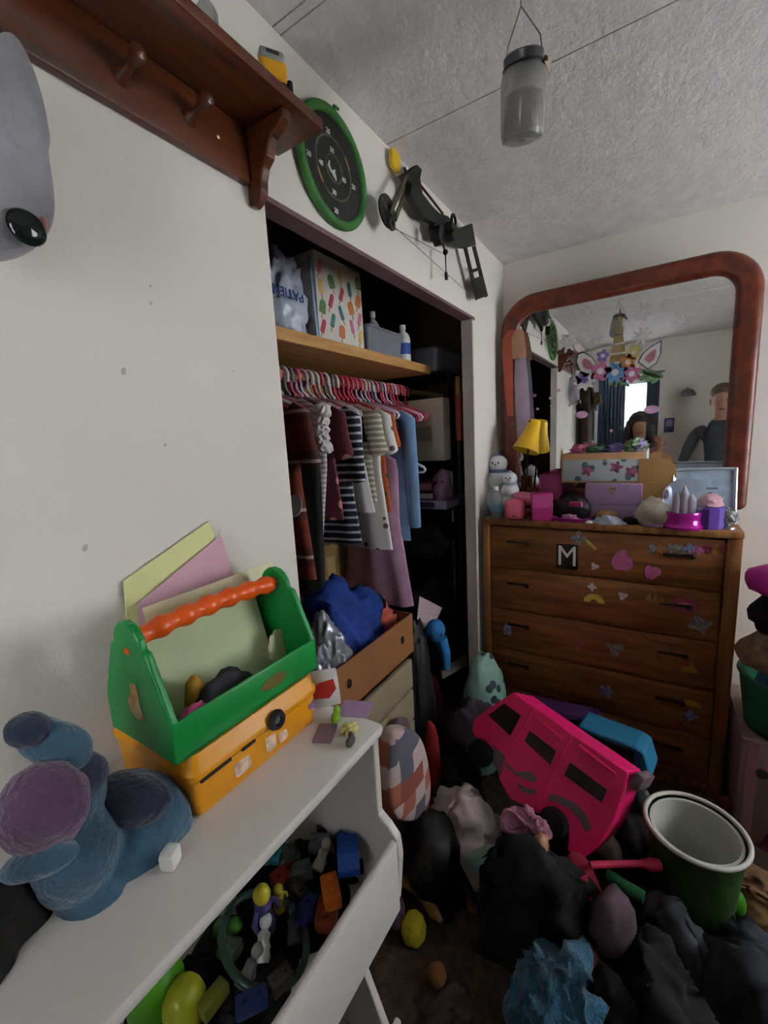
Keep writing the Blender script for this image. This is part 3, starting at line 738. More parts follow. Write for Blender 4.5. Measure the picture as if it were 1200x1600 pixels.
o = g.done('hoop', mat('hoop_green', '3a5044', .35, var=.1), None); o.location = tpos(412, 1470, TT); o.rotation_euler = (.25, .1, 0); tag(o, 'pale green plastic hoop around toys in the tray', 'hoop')
o = lump('lime_toy_ball', 'bright lime soft ball at the front of the toy tray', 'ball', tpos(248, 1570, TT - .03), (.042, .036, .085), toymat('lime', '4f9a16'), .06, seed=2)
lump('yellow_soft_ball', 'yellow soft ball touching the lime ball in the tray', 'ball', tpos(292, 1590, TT - .03), (.03, .03, .065), toymat('yellow2', 'a8ac1e'), .05, seed=3)
block('teal_block', 'small teal toy block under the unit top in the tray', tpos(434, 1340, TT), (.035, .024, .02), toymat('teal', '2b7f8e'), 20)
block('grey_block', 'pale grey toy block behind the blue toy car', tpos(455, 1342, TT), (.036, .026, .02), toymat('grey', '8d8a84'), 70)
figure('grey_figure', 'grey toy figure in the tray beside the blue toy car', tpos(530, 1320, TT), .06, toymat('grey', '8d8a84'), toymat('pinkish', 'a9787c'), (0, .9, .3))
figure('green_figure', 'green toy figure in the tray near the unit front edge', tpos(345, 1450, TT - .02), .07, toymat('green', '3f7a26'), toymat('green', '3f7a26'), (.9, 0, 0))
block('navy_block', 'navy toy block in the tray beside the purple figure', tpos(478, 1435, TT - .02), (.05, .03, .025), toymat('navy', '28306a'), 15)

for (x, y, c, nm, kind) in ((470, 1370, '5a5a5c', 'steel grey', 'b'), (445, 1375, '7a2a22', 'brick red', 'b'), (495, 1360, 'b0a898', 'ivory', 'f'), (500, 1325, '6f7076', 'ash grey', 'b'), (465, 1400, '3a3022', 'dark brown', 'b'), (360, 1490, '5a6a54', 'sage green', 'b'), (375, 1545, '8d8a84', 'silver', 'f'), (440, 1540, '4a4038', 'taupe', 'b'), (395, 1575, '2b3a6a', 'indigo', 'b'), (460, 1475, '20242c', 'slate black', 'f'), (335, 1570, '7a7a2c', 'olive yellow', 'b'), (505, 1295, '34343a', 'graphite', 'b')):
    m_ = toymat('x' + c, c)
    if kind == 'b': block(nm.replace(' ', '_') + '_block', '%s toy block lying loose in the toy tray' % nm, tpos(x, y, TT - .012), (rnd.uniform(.03, .05), rnd.uniform(.02, .032), .022), m_, rnd.uniform(0, 180))
    else: figure(nm.replace(' ', '_') + '_figure', '%s toy figure lying loose in the toy tray' % nm, tpos(x, y, TT - .008), .055, m_, m_, (0, 1.1, rnd.uniform(0, 6)))
# ------------------------------------------------------------------ closet: shelf and rod
CSZ = 1.908
cs = thing('closet_shelf', 'raw pine board shelf across the top of the closet', 'shelf', (CX0, 1.0, CSZ))
G().box(((2.047 - CX0) / 2, .31, -.02), (2.047 - CX0, .62, .04), bev=.002).done('board', M_PINE, cs, smooth=False)
G().box(((2.047 - CX0) / 2, .605, -.08), (2.047 - CX0, .03, .08)).done('cleat', M_PINE, cs, smooth=False)
g = G().prism([(0, 0), (0, -.14), (.03, -.14), (.30, 0)], .02, Matrix(((0, 0, 1, px(505, 585, Y=1.3).x - CX0), (-1, 0, 0, .62), (0, 1, 0, -.04), (0, 0, 0, 1))))
g.done('bracket', M_TRIM, cs, smooth=False)
RY_, RZ_ = 1.15, 1.80
o = G().tube([(CX0, RY_, RZ_), (CX1, RY_, RZ_)], .014, 16).done('closet_rod', mat('rod_wood', 'b59a6a', .5, var=.1), None)
tag(o, 'round wooden hanging rod below the pine closet shelf', 'rod')

# ------------------------------------------------------------------ hangers
HC = {'pink': mat('hanger_pink', 'd85f82', .35, var=.05), 'white': mat('hanger_white', 'd9d3dc', .35, var=.04), 'lilac': mat('hanger_lilac', 'c9a6c4', .35, var=.05), 'red': mat('hanger_coral', 'dc4a60', .35, var=.05), 'grey': mat('hanger_grey', '77757f', .35, var=.05)}
def hanger_mesh(hw=.15, drop=.06, r=.0065):
    g = G()
    hook = [V((0, -.026 * math.cos(a), .024 * math.sin(a) - .002)) for a in [PI * i / 10 for i in range(11)]]
    path = [V((0, -.027, -.03))] + [V((0, q.y, q.z)) for q in hook] + [V((0, .027, -.035)), V((0, .02, -.055)), V((0, .004, -.068)), V((0, 0, -.085))]
    g.tube(path, r * .95, 8)
    nk = V((0, 0, -.08)); e = -.08 - drop
    g.tube([nk + V((0, -.004, 0)), V((0, -hw * .5, -.08 - drop * .42)), V((0, -hw, e)), V((0, -hw - .008, e - .012)), V((0, -hw, e - .022)), V((0, 0, e - .024)), V((0, hw, e - .022)), V((0, hw + .008, e - .012)), V((0, hw, e)), V((0, hw * .5, -.08 - drop * .42)), nk + V((0, .004, 0))], r, 8)
    me = bpy.data.meshes.new('hanger'); g.b.to_mesh(me); g.b.free()
    me.polygons.foreach_set('use_smooth', [True] * len(me.polygons)); return me
HM = hanger_mesh()
HMAT = {}
rnd = random.Random(11)
def hanger(X, colour, label, yaw=0, roll=0, z=None, y=None):
    if colour not in HMAT:
        HMAT[colour] = HM.copy(); HMAT[colour].materials.append(HC[colour])
    o = bpy.data.objects.new('clothes_hanger', HMAT[colour]); C.objects.link(o)
    o.location = (X, RY_ if y is None else y, (RZ_ if z is None else z)); o.rotation_euler = (roll, 0, yaw)
    names = {'pink': 'pink', 'white': 'white', 'lilac': 'pale lilac', 'red': 'coral red', 'grey': 'grey'}
    tag(o, label or '%s plastic clothes hanger hooked over the closet rod' % names[colour], 'hanger', 'hangers on the closet rod'); return o
seq = ['pink', 'white', 'lilac', 'pink', 'white', 'grey', 'pink', 'lilac', 'white', 'white', 'pink', 'white', 'grey', 'white', 'red', 'red', 'red', 'pink', 'red', 'white', 'lilac', 'white', 'pink', 'grey', 'lilac', 'red', 'pink', 'white', 'pink', 'red', 'pink']
for i, c in enumerate(seq):
    X = 1.02 + i * .0325
    hanger(X, c, None, rnd.uniform(-.22, .22), rnd.uniform(-.04, .04))
hanger(2.06, 'red', 'coral red hanger twisted outward at the end of the closet rod', -.75, .05)
hanger(px(622, 690, Y=1.04).x, 'white', 'white hanger hooked low over the hanging blue shirt', .0, 0, px(622, 684, Y=1.04).z, 1.06)

# ------------------------------------------------------------------ garments
def bands(m, d):
    for n in m.node_tree.nodes:
        if n.type == 'TEX_WAVE': n.bands_direction = d
    return m
def plaid(name, base, dark, line):
    m = mat(name, base, .9, var=.1, scale=20); nt = m.node_tree; N, L = nt.nodes, nt.links
    b = N['Principled BSDF']; src = b.inputs['Base Color'].links[0].from_socket
    tc = N.new('ShaderNodeTexCoord'); cur = src
    for d, sc, col, th in (('Z', 2.0, dark, .62), ('Y', 2.0, dark, .62), ('Z', 2.0, line, .985), ('Y', 2.0, line, .985)):
        wv = N.new('ShaderNodeTexWave'); wv.bands_direction = d; wv.inputs['Scale'].default_value = sc; wv.inputs['Distortion'].default_value = .3
        L.new(tc.outputs['Object'], wv.inputs[0])
        r = N.new('ShaderNodeValToRGB'); r.color_ramp.interpolation = 'CONSTANT'; r.color_ramp.elements[1].position = th
        r.color_ramp.elements[1].color = (.6, .6, .6, 1) if col == dark else (.75, .75, .75, 1)
        L.new(wv.outputs[1], r.inputs[0])
        mx = N.new('ShaderNodeMix'); mx.data_type = 'RGBA'; L.new(r.outputs[0], mx.inputs[0]); L.new(cur, mx.inputs[6]); mx.inputs[7].default_value = lin(col); cur = mx.outputs[2]
    L.new(cur, b.inputs['Base Color']); return m
def tube_rings(g, prof, thick, seed, nseg=44, folds=7, amp=.18, yo=0):
    """closed hanging cloth: prof = [(z, half width, y offset)]"""
    L = []
    n = len(prof)
    for i, (z, hw, yc) in enumerate(prof):
        t = i / (n - 1); ring = []
        for k in range(nseg):
            a = 2 * PI * k / nseg
            f = 1 + amp * t * math.sin(folds * a + seed + 1.5 * t) + amp * .5 * math.sin(3 * a + seed * 2 + 3 * t)
            ring.append(V((thick * (.35 + .65 * min(1, t * 4)) * f * math.sin(a), yc + yo + hw * math.cos(a) * (1 + .05 * amp * math.sin(5 * a + seed)), z)))
        L.append(ring)
    g.loops(L, cap0=True, cap1=True); return g
def lerp_prof(pr, n=16):
    out = []
    z0, z1 = pr[0][0], pr[-1][0]
    for i in range(n):
        z = z0 + (z1 - z0) * i / (n - 1)
        for a, b in zip(pr, pr[1:]):
            if (a[0] >= z >= b[0]): 
                t = (a[0] - z) / max(1e-6, a[0] - b[0]); out.append((z, a[1] + (b[1] - a[1]) * t, a[2] + (b[2] - a[2]) * t)); break
    return out
def garment(name, label, cat, xr, Yf, yb, m, hw=.16, thick=.022, sleeve=None, seed=0, ytop=None, flare=1.0, hem=None, sm=None, extra=None, amp=.18):
    """hung from the rod; its edge toward the room is seen at photo column xr, plane Y=Yf, hem at photo row yb"""
    q = px(xr, yb, Y=Yf); X = q.x; zb = q.z
    zt = RZ_ - .10 if ytop is None else px(xr, ytop, Y=Yf).z
    t = thing(name, label, cat, (X, Yf + hw, zb), group='clothes hanging in the closet')
    h = zt - zb
    pr = lerp_prof([(h, hw * .3, 0), (h - .035, hw * .78, 0), (h - .06, hw * .9, 0), (h * .55, hw * .86, 0), (0, hw * flare, 0)])
    o = tube_rings(G(), pr, thick, seed, amp=amp).done('body', m, t, angle=80)
    if hem: tube_rings(G(), [(.03, hw * flare * 1.02, 0), (.012, hw * flare * 1.06, 0), (-.0, hw * flare * 1.05, 0)], thick * 1.25, seed, amp=amp).done('hem', hem, t, angle=80)
    if sleeve:
        for s in (-1, 1):
            L = [V((0, s * hw * .72, h - .045)), V((.008, s * hw * .98, h - .075)), V((.012 * s, s * (hw * 1.08), h - .1 - sleeve * .35)), V((.015, s * hw * 1.1, h - .1 - sleeve))]
            g = G().tube(L, [.03, .042, .038, .042 if sleeve < .2 else .03], 14)
            for v in g.b.verts: v.co.x *= .55
            g.done('sleeve', sm or m, t, angle=80)
    if extra: extra(t, h, hw, thick)
    return t
M_PLAID = plaid('plaid_rust', '7a3326', '33201f', 'b9a0a0')
M_BLKC = mat('cloth_black', '1a1a1c', .95, var=.3, scale=12, bump=.2)
M_WHTC = mat('cloth_white', 'c9c3c2', .9, var=.08, scale=12)
M_NAVS = bands(mat('navy_stripe', 'b9bcc4', .9, col2='1c2334', kind='stripe', scale=11), 'Z')
MATS['navy_stripe'].node_tree.nodes['Color Ramp'].color_ramp.elements[1].position = .78
M_BEIS = bands(mat('beige_stripe', 'c9c0ae', .9, col2='8d8474', kind='stripe', scale=14), 'Z')
M_MARF = mat('maroon_floral', '55222f', .9, col2='c47f78', kind='spots', scale=16)
M_CATS = mat('white_print', 'd6d2cd', .9, col2='6b4a50', kind='spots', scale=17)
MATS['white_print'].node_tree.nodes['Color Ramp'].color_ramp.elements[1].position = .2
M_BLUE = mat('cloth_blue', '6f8fb4', .9, var=.12, scale=10)
M_MULTI = mat('multi_print', 'b0582a', .9, col2='3c4a2c', kind='spots', scale=22)
M_TULLE = mat('pink_tulle', 'b58aa4', .85, var=.12, scale=14, alpha=.82)
M_STRW = bands(mat('white_thin_stripe', 'd6d0d0', .9, col2='a79aa2', kind='stripe', scale=18), 'Z')
def button_tag(t, h, hw, th):
    G().lathe([(0, 0), (.03, 0), (.03, .002), (0, .002)], 24, T(-th * .9, -hw * .80, h * .42) @ RY(-75) , sc=(1.25, 1)).done('round_tag', M_WPLAS, t)
    G().lathe([(0, 0), (.022, 0), (.022, .003), (0, .003)], 20, T(-th * 1.2, -hw * .3, h * .93) @ RY(-80)).done('size_ring', mat('ring_grey', 'a7a5a6', .5), t)
garment('plaid_dress', 'rust plaid dress with a white round tag hanging in the closet', 'dress', 492, .955, 905, M_PLAID, .17, .03, .12, 1, flare=1.05, extra=button_tag)
garment('black_trousers', 'long black trousers hanging beside the rust plaid dress', 'trousers', 518, .95, 925, M_BLKC, .11, .036, None, 2, flare=.7, ytop=655)
def ruffles(t, h, hw, th):
    g = G()
    for k in range(5):
        a = k * .9
        blob(g, (.028, .03, .05), .35, 3, k, 3, M=T(-.01, -hw * .86 + .012 * math.sin(a), h - .19 + .03 * k))
    g.done('ruffle', M_WHTC, t)
garment('white_dress', 'white long dress with ruffled shoulder hanging in the closet', 'dress', 528, .935, 855, M_STRW, .155, .03, None, 3, flare=.55, extra=ruffles)
garment('maroon_dress', 'maroon dress with pink floral print hanging in the closet', 'dress', 537, .95, 812, M_MARF, .16, .028, .1, 4)
garment('striped_dress', 'navy and white striped dress with elbow sleeves in the closet', 'dress', 560, .96, 848, M_NAVS, .15, .03, .2, 5, flare=1.1)
garment('white_blouse', 'plain white blouse hanging behind the navy striped dress', 'blouse', 578, .955, 800, M_WHTC, .15, .028, None, 6, flare=1.15, amp=.3)
garment('beige_striped_top', 'beige striped top hanging between white garments in the closet', 'top', 590, .955, 785, M_BEIS, .15, .022, .1, 7)
garment('black_shirt', 'black top hanging between the striped dress and the printed shirt', 'top', 574, .975, 690, M_BLKC, .13, .02, None, 8, ytop=628)
garment('print_nightdress', 'white nightdress with tiny dark prints hanging in the closet', 'nightdress', 609, .95, 858, M_CATS, .165, .03, .1, 9, flare=1.1)
garment('floral_shirt', 'orange and green print top beside the blue shirt', 'top', 612, .96, 800, M_MULTI, .15, .02, .08, 10)
garment('blue_shirt', 'light blue long sleeved shirt hanging last on the rod', 'shirt', 644, .96, 845, M_BLUE, .155, .024, .46, 11, flare=.95)
garment('tulle_dress', 'pink tulle dress hanging low behind the blue shirt', 'dress', 636, .98, 945, M_TULLE, .17, .05, None, 12, ytop=700, flare=1.2, amp=.25)
q = px(663, 762, Y=1.0)
lump('cellophane_bag', 'crumpled pink cellophane bag beside the blue shirt', 'bag', (2.12, .99, 1.20), (.06, .05, .17), mat('cello_pink', 'c08fae', .25, trans=.3, var=.15, scale=20), .35, 3, 6, ridge=True)

# ------------------------------------------------------------------ things on the pine shelf
q = px(450, 500, Y=1.06)
pb = thing('patient_bag', 'clear white plastic belongings bag with blue print on closet shelf', 'bag', (px(448, 505, Y=1.08).x, 1.10, CSZ))
blob(G(), (.095, .07, .26), .22, 2.6, 8, 4, ridge=True).done('plastic', mat('bag_plastic', 'b7bccb', .28, var=.12, scale=7, bump=.5, bscale=14), pb, angle=80)
Mt = frame((-.062, -.086, .115), (.94, .0, .0), (0, .05, 1)) @ RZ(180)
put_text('printed_word', 'PATIENT', .042, mat('print_blue', '2b4f9a', .5), Mt, pb, .0015)
G().tube([(.10, -.06, .01), (.095, -.062, .1), (.1, -.05, .19)], .006, 8).done('drawstring', mat('print_blue', '2b4f9a', .5), pb)
lump('white_pillow_bag', 'white stuffed bag between the clear bag and the popsicle box', 'bag', (px(482, 505, Y=1.12).x, 1.16, CSZ), (.07, .06, .16), M_WHTC, .15, 2, 9)
o = sheet('blue_board', 'pale blue board standing behind the popsicle print box', 'board', (V((1.20, 1.02, CSZ)), V((1.262, 1.03, CSZ)), V((1.262, 1.04, CSZ + .27)), V((1.20, 1.03, CSZ + .27))), mat('pale_blue', '8fa4bd', .7), .004)
# popsicle print box
bx0, bx1 = px(500, 510, Y=1.01).x, px(571, 540, Y=1.01).x
ib = thing('popsicle_box', 'white gift box printed with colourful popsicles on the closet shelf', 'box', ((bx0 + bx1) / 2, 1.10, CSZ))
bw = bx1 - bx0
G().box((0, 0, .145), (bw, .17, .29), bev=.003).done('box', mat('box_white', 'cfc8bf', .7, var=.05), ib)
pcol = [mat('pop_' + n, c, .6, var=.06) for n, c in (('red', 'b83a5a'), ('teal', '3f7f78'), ('orange', 'c9743a'), ('pink', 'cf6a8c'), ('yellow', 'cfae4a'), ('green', '5f7f4a'))]
M_STICK = mat('pop_stick', 'b79a6a', .7)
FB = frame((0, -.0853, 0), (1, 0, 0), (0, 0, 1))
rnd = random.Random(4)
k = 0
for row in range(4):
    for colm in range(5):
        cx = -bw / 2 + bw * (colm + .5) / 5 + rnd.uniform(-.006, .006); cy = .045 + row * .066 + (.03 if colm % 2 else 0)
        if cy > .265: continue
        M = FB @ T(cx, cy, 0) @ RZ(rnd.uniform(-28, 28)); m = pcol[k % 6]; k += 1
        w_, h_ = (.032, .046) if k % 3 == 0 else (.019, .05)
        G().prism(rrect(w_, h_, (.003, .003, w_ * .45, w_ * .45), 4), .0012, M).done('popsicle_print', m, ib, smooth=False)
        G().prism(rrect(.005, .02, .0015, 2, (0, -h_ / 2 - .009)), .001, M).done('stick_print', M_STICK, ib, smooth=False)
# clear tubs
M_CLEAR = mat('clear_tub', 'a9aeb6', .25, trans=.55, var=.1, scale=5, ior=1.2)
def tub(name, label, x0, x1, y0, y1, z, h, m=M_CLEAR):
    t = thing(name, label, 'tub', ((x0 + x1) / 2, (y0 + y1) / 2, z)); w_, d_ = x1 - x0, y1 - y0
    out = [[V((x * s, y * s, zz)) for x, y in rrect(w_, d_, .02)] for s, zz in ((.88, 0), (.96, h * .92), (1, h * .93), (1, h), (.95, h), (.94, h * .9), (.86, .006))]
    G().loops(out, cap0=True, cap1=True).done('shell', m, t); return t
tx0, tx1 = px(575, 540, Y=1.02).x, px(632, 555, Y=1.02).x
tub('clear_tub', 'clear plastic tub with bottles next to the popsicle box', tx0, tx1, 1.015, 1.22, CSZ, .11)
def bottle(name, label, loc, h, r, m, capm, lab=None, sc=1):
    t = thing(name, label, 'bottle', loc)
    G().lathe([(0, 0), (r * .9, 0), (r, .006), (r, h * .62), (r * .8, h * .74), (r * .34, h * .84), (r * .34, h * .93)], 24).done('bottle_body', m, t)
    G().lathe([(0, h * .88), (r * .42, h * .88), (r * .42, h), (0, h)], 18).done('cap', capm, t)
    if lab: G().lathe([(r * 1.008, h * .2), (r * 1.02, h * .2), (r * 1.02, h * .5), (r * 1.008, h * .5), (r * 1.008, h * .2)], 24, cap=False).done('label_band', lab, t)
    return t
bottle('white_bottle', 'white squeeze bottle with blue label on the closet shelf', (tx1 + .045, 1.05, CSZ), .17, .035, M_WPLAS, M_WPLAS, mat('print_blue', '2b4f9a', .5))
bottle('clear_bottle', 'tall clear bottle standing inside the clear tub', ((tx0 + tx1) / 2 + .03, 1.11, CSZ + .007), .2, .034, mat('clear_grey', 'c9ccc8', .2, trans=.5), M_WPLAS)
lump('purple_sponge', 'purple sponge inside the clear tub', 'sponge', ((tx0 + tx1) / 2 - .035, 1.10, CSZ + .007), (.04, .05, .13), mat('sponge_purple', '5b3f78', .8), .1, seed=3)

# ------------------------------------------------------------------ black rack at the right end of the closet
rk = thing('metal_rack', 'black metal shelving rack at the right end of the closet', 'rack', (2.275, 1.20, 0))
rx, ry = .20, .25
for sx in (-1, 1):
    for sy in (-1, 1):
        m = M_STEEL if (sx, sy) == (-1, -1) else M_BLACKM
        G().box((-.105 if (sx, sy) == (-1, -1) else sx * rx, sy * ry, .945), (.018, .018, 1.89), bev=.002).done('post', M_BLACKM, rk, smooth=False)
G().box((-.115, -ry - .002, 1.22), (.003, .012, .28)).done('edge_strip', mat('strip_grey', '9aa0aa', .4), rk, smooth=False)
G().box((-.115, -ry - .002, .78), (.003, .012, .4)).done('edge_strip', mat('strip_dark', '4a4a4c', .4), rk, smooth=False)
SHZ = (.12, .50, .84, 1.165, 1.425, 1.885)
for z in SHZ:
    G().box((0, 0, z - .008), (2 * rx + .012, 2 * ry + .012, .016), bev=.002).done('rack_shelf', M_BLACKM, rk, smooth=False)
tub('grey_tub', 'cloudy grey tub on top of the black metal rack', 2.06, 2.42, .96, 1.40, SHZ[5], .12)
# cream storage cube
M_CREAM = mat('cream_canvas', 'd8cfba', .9, var=.07, scale=8, bump=.2, bscale=220)
sc_ = thing('storage_cube', 'cream fabric storage cube with handle and label window on the rack', 'storage cube', (2.14, 1.115, SHZ[4]))
G().box((0, 0, .163), (.12, .33, .326), bev=.006).done('cube_body', M_CREAM, sc_)
g = G().tube([(-.062, -.085, .235), (-.078, -.08, .246), (-.08, -.04, .25), (-.078, 0, .246), (-.062, .005, .235)], .008, 8)
g.done('handle', mat('cream_web', 'd8cfb8', .8), sc_)
for c, s in (((-.0615, -.045, .185), (.003, .11, .008)), ((-.0615, -.045, .10), (.003, .11, .008)), ((-.0615, -.098, .1425), (.003, .008, .09)), ((-.0615, .008, .1425), (.003, .008, .09))):
    G().box(c, s).done('window_frame_strip', mat('cream_web', 'd8cfb8', .8), sc_, smooth=False)
G().box((-.0605, -.045, .1425), (.001, .1, .078)).done('label_window', mat('label_grey', 'a49e92', .4), sc_, smooth=False)
def simple_box(name, label, x, y, z, w_, d_, h_, m, rz=0, strip=None, cat='box'):
    t = thing(name, label, cat, (x, y, z), (0, 0, math.radians(rz)))
    G().box((0, 0, h_ / 2), (w_, d_, h_), bev=.003).done('carton', m, t)
    if strip: G().box((-w_ / 2 - .0005, -d_ * .2, h_ * .5), (.001, d_ * .3, h_ * .6)).done('paper_label', strip, t, smooth=False)
    return t
z3 = SHZ[3]
simple_box('game_box', 'white and purple board game box on the rack', 2.23, 1.17, z3, .34, .46, .045, mat('game_lilac', 'a99fb5', .6, var=.1), 0, mat('purple_print', '4b3c7a', .6), 'game box')
simple_box('brown_box', 'flat brown box with a white label on the board game', 2.23, 1.18, z3 + .0455, .30, .42, .045, mat('card_brown', '6b4f3c', .8), 2, M_WPLAS)
simple_box('plum_box', 'plum coloured box at the top of the game stack', 2.23, 1.18, z3 + .091, .31, .44, .06, mat('plum', '6b3048', .6, var=.15), -1, mat('label_rose', 'b87a86', .7))
for i, (z, w_, h_, c) in enumerate(((SHZ[2], .16, .22, '2c2c30'), (SHZ[1], .17, .24, '35333a'), (SHZ[0], .17, .26, '28242a'))):
    lump('dark_bag', ('charcoal bag on the rack shelf under the games', 'grey crumpled bag on the middle rack shelf', 'dark plum bag on the lowest rack shelf')[i], 'bag', (2.23, 1.16, z), (w_, .2, h_), mat('rackbag%d' % i, c, .8, var=.4, scale=8, bump=.3), .25, 2, 20 + i, ridge=True)
# orange foam bat beside the jamb
ob = px(718, 690, Y=.925)
bt = thing('foam_bat', 'orange foam toy bat with yellow tip leaning on the rack', 'toy bat', (px(716, 640, Y=.905).x, .905, 0), (0, 0, 0))
zt = px(713, 590, Y=.912).z; zm = px(716, 618, Y=.912).z; zb = px(718, 688, Y=.912).z
G().lathe([(0, zb), (.014, zb), (.016, zb + .02), (.016, zm), (0, zm)], 16).done('grip_tube', mat('bat_orange', 'b0543c', .7, var=.1), bt)
G().lathe([(0, zm), (.013, zm), (.013, zt), (.008, zt + .006), (0, zt + .006)], 16).done('tip', mat('bat_yellow', 'b08a3c', .7), bt)
G().ell((.024, 0, zm - .0), (.012, .012, .03)).done('blue_trigger', mat('bat_blue', '3a6aa0', .6), bt)
G().lathe([(0, 0), (.01, 0), (.01, zb), (0, zb)], 12).done('lower_pole', M_BLACK, bt)

# ------------------------------------------------------------------ drawers and carton in the closet
dx0, dx1, dy0, dy1, dh = .80, 1.375, .80, 1.2, .70
dw = thing('plastic_drawers', 'beige plastic drawer unit under the cardboard box in the closet', 'drawers', ((dx0 + dx1) / 2, (dy0 + dy1) / 2, 0))
W, Dp = dx1 - dx0, dy1 - dy0
M_DRW = mat('drawer_beige', '8e8068', .55, var=.06)
G().box((0, .01, dh / 2), (W, Dp - .02, dh), bev=.008).done('frame', M_DRW, dw)
nz = [.015, .15, .285, .42, .555, .685]
for a, b in zip(nz, nz[1:]):
    f = G().box((0, -Dp / 2 + .004, (a + b) / 2), (W - .01, .02, b - a - .008), bev=.004).done('drawer', M_DRW, dw)
    G().lathe([(0, 0), (.012, 0), (.012, .012), (.008, .016), (0, .016)], 16, T(-.06, -Dp / 2 - .006, (a + b) / 2) @ RX(90)).done('knob', M_BLACK, f)
cx0, cx1 = .882, 1.39
ch = .165
cb = thing('cardboard_box', 'open brown cardboard box with round holes on the plastic drawers', 'box', ((cx0 + cx1) / 2, .98, dh))
M_CARD = mat('cardboard', '8a5a34', .85, var=.1, scale=6)
W2, D2 = cx1 - cx0, .37
for c, s in (((0, 0, .003), (W2, D2, .006)), ((0, -D2 / 2 + .003, ch / 2), (W2, .006, ch)), ((0, D2 / 2 - .003, ch / 2), (W2, .006, ch)), ((-W2 / 2 + .003, 0, ch / 2), (.006, D2 - .012, ch)), ((W2 / 2 - .003, 0, ch / 2), (.006, D2 - .012, ch))):
    G().box(c, s).done('carton_side' if s[2] > .1 else 'carton_base', M_CARD, cb, smooth=False)
for hx, hy in ((629, 1000), (546, 1068)):
    q = px(hx, hy, Y=.795); G().lathe([(0, 0), (.011, 0), (.011, .0012), (0, .0012)], 20, T(q.x - (cx0 + cx1) / 2, -D2 / 2 - .0002, q.z - dh) @ RX(90), sc=(1, 1.3)).done('hole', M_BLACK, cb, smooth=False)
czb = dh + .007
o = cloth(G(), .50, .33, .36, 41, n=44, fold=.03, freq=7, droop=2.8, amp=.3).done('blue_blanket', mat('royal_blue', '1c3a86', .9, var=.2, scale=10, bump=.2), None, angle=80)
o.location = (1.14, .97, czb); tag(o, 'royal blue fleece blanket heaped in the cardboard box', 'blanket')
lump('silver_bag', 'silvery plastic bag bulging out of the cardboard box', 'bag', (.965, .885, czb), (.085, .075, .27), mat('silver_film', '8f9298', .22, metal=.25, var=.25, scale=9, bump=.6, bscale=18), .16, 1.6, 4, sub=5, ridge=True)
o = cloth(G(), .22, .2, .05, 43, n=26, fold=.02, freq=9).done('lilac_cloth', mat('lilac_cloth', 'b3a9ba', .9, var=.1), None, angle=80)
qq = px(515, 930, Y=1.02); o.location = (qq.x, 1.08, dh + .24); o.rotation_euler = (0, .2, 0); tag(o, 'pale lilac cloth lying behind the blue blanket', 'cloth')
lump('coral_toy', 'small coral pink toy tucked behind the hanging black trousers', 'toy', (px(482, 905, Y=1.1).x, 1.12, dh + .27), (.025, .025, .10), mat('coral', 'b8525a', .6), .1, seed=7)
lump('black_pouch', 'black pouch at the right end of the cardboard box', 'pouch', (1.325, .99, czb), (.06, .13, .25), M_BLKC, .25, 2, 9)
lump('tangled_cord', 'orange and pink cord bundle in the cardboard box corner', 'cord', (1.33, .875, czb), (.04, .03, .19), mat('cord_mix', 'b8552a', .6, col2='8a2040', scale=40), .45, 5, 3, ridge=True)
# white ruled board right of carton
o = sheet('ruled_card', 'pale pink corrugated card leaning beside the cardboard box', 'card', (px(648, 992, Y=.90), px(682, 968, Y=.90), px(690, 950, Y=.96), px(655, 932, Y=.96)), bands(mat('ruled_pink', 'c9b2b6', .8, col2='a98e96', kind='stripe', scale=30), 'Z'), .004)
# carton at the back of the closet
bc = thing('back_carton', 'tall tan carton at the back of the closet under the clothes', 'box', (1.60, 1.46, 0))
G().box((0, 0, .53), (.50, .26, 1.06), bev=.004).done('carton', mat('carton_tan', '8d7040', .85, var=.12), bc)
G().box((-.05, -.1308, .5), (.06, .001, 1.0)).done('tape', mat('carton_tape', 'a0875a', .4), bc, smooth=False)
simple_box('maroon_board_box', 'dark red box standing behind the pink tulle dress', 2.0, 1.44, 0, .20, .24, 1.1, mat('dark_red_box', '4a2420', .7, var=.2))
# dark upright bag with blue toy head
lump('black_garment_bag', 'tall black garment bag standing right of the plastic drawers', 'bag', (1.53, .87, 0), (.105, .075, .74), mat('black_nylon', '131418', .6, var=.3, scale=7, bump=.3), .12, 2, 5, sub=5)
bh = px(680, 985, Y=.835)
tz = thing('blue_toy', 'blue soft toy with round head perched on the black garment bag', 'soft toy', (bh.x, .835, bh.z - .05))
M_BT = mat('toy_bright_blue', '1f6fa8', .7, var=.1, bump=.2)
blob(G(), (.05, .045, .05), .06, 1.5, 2, 4, M=T(0, 0, .05), flat=False).done('head', M_BT, tz)
G().tube([(.012, -.02, .01), (.02, -.035, -.06), (.016, -.04, -.14)], [.03, .027, .02], 14).done('arm', M_BT, tz)
for ex, c in ((.0, '1a2350'), (.026, '6b2a3a')):
    G().ell((-.022 + ex, -.038, .045), (.005, .006, .009)).done('stitch_mark', mat('mark_' + c, c, .6), tz)
# light board leaning in closet, behind mint bag
sheet('grey_board', 'grey board edge leaning inside the closet behind the mint bag', 'board', (px(690, 1062, Y=.92), px(728, 1040, Y=.86), px(727, 1020, Y=.88), px(688, 1046, Y=.94)), mat('board_grey', '8b8276', .8), .01)
lump('red_shoe', 'dark red cloth shoe on the closet floor by the jamb', 'shoe', (1.86, .98, 0), (.09, .06, .30), mat('shoe_red', '6b1f2c', .8), .2, 2, 4)
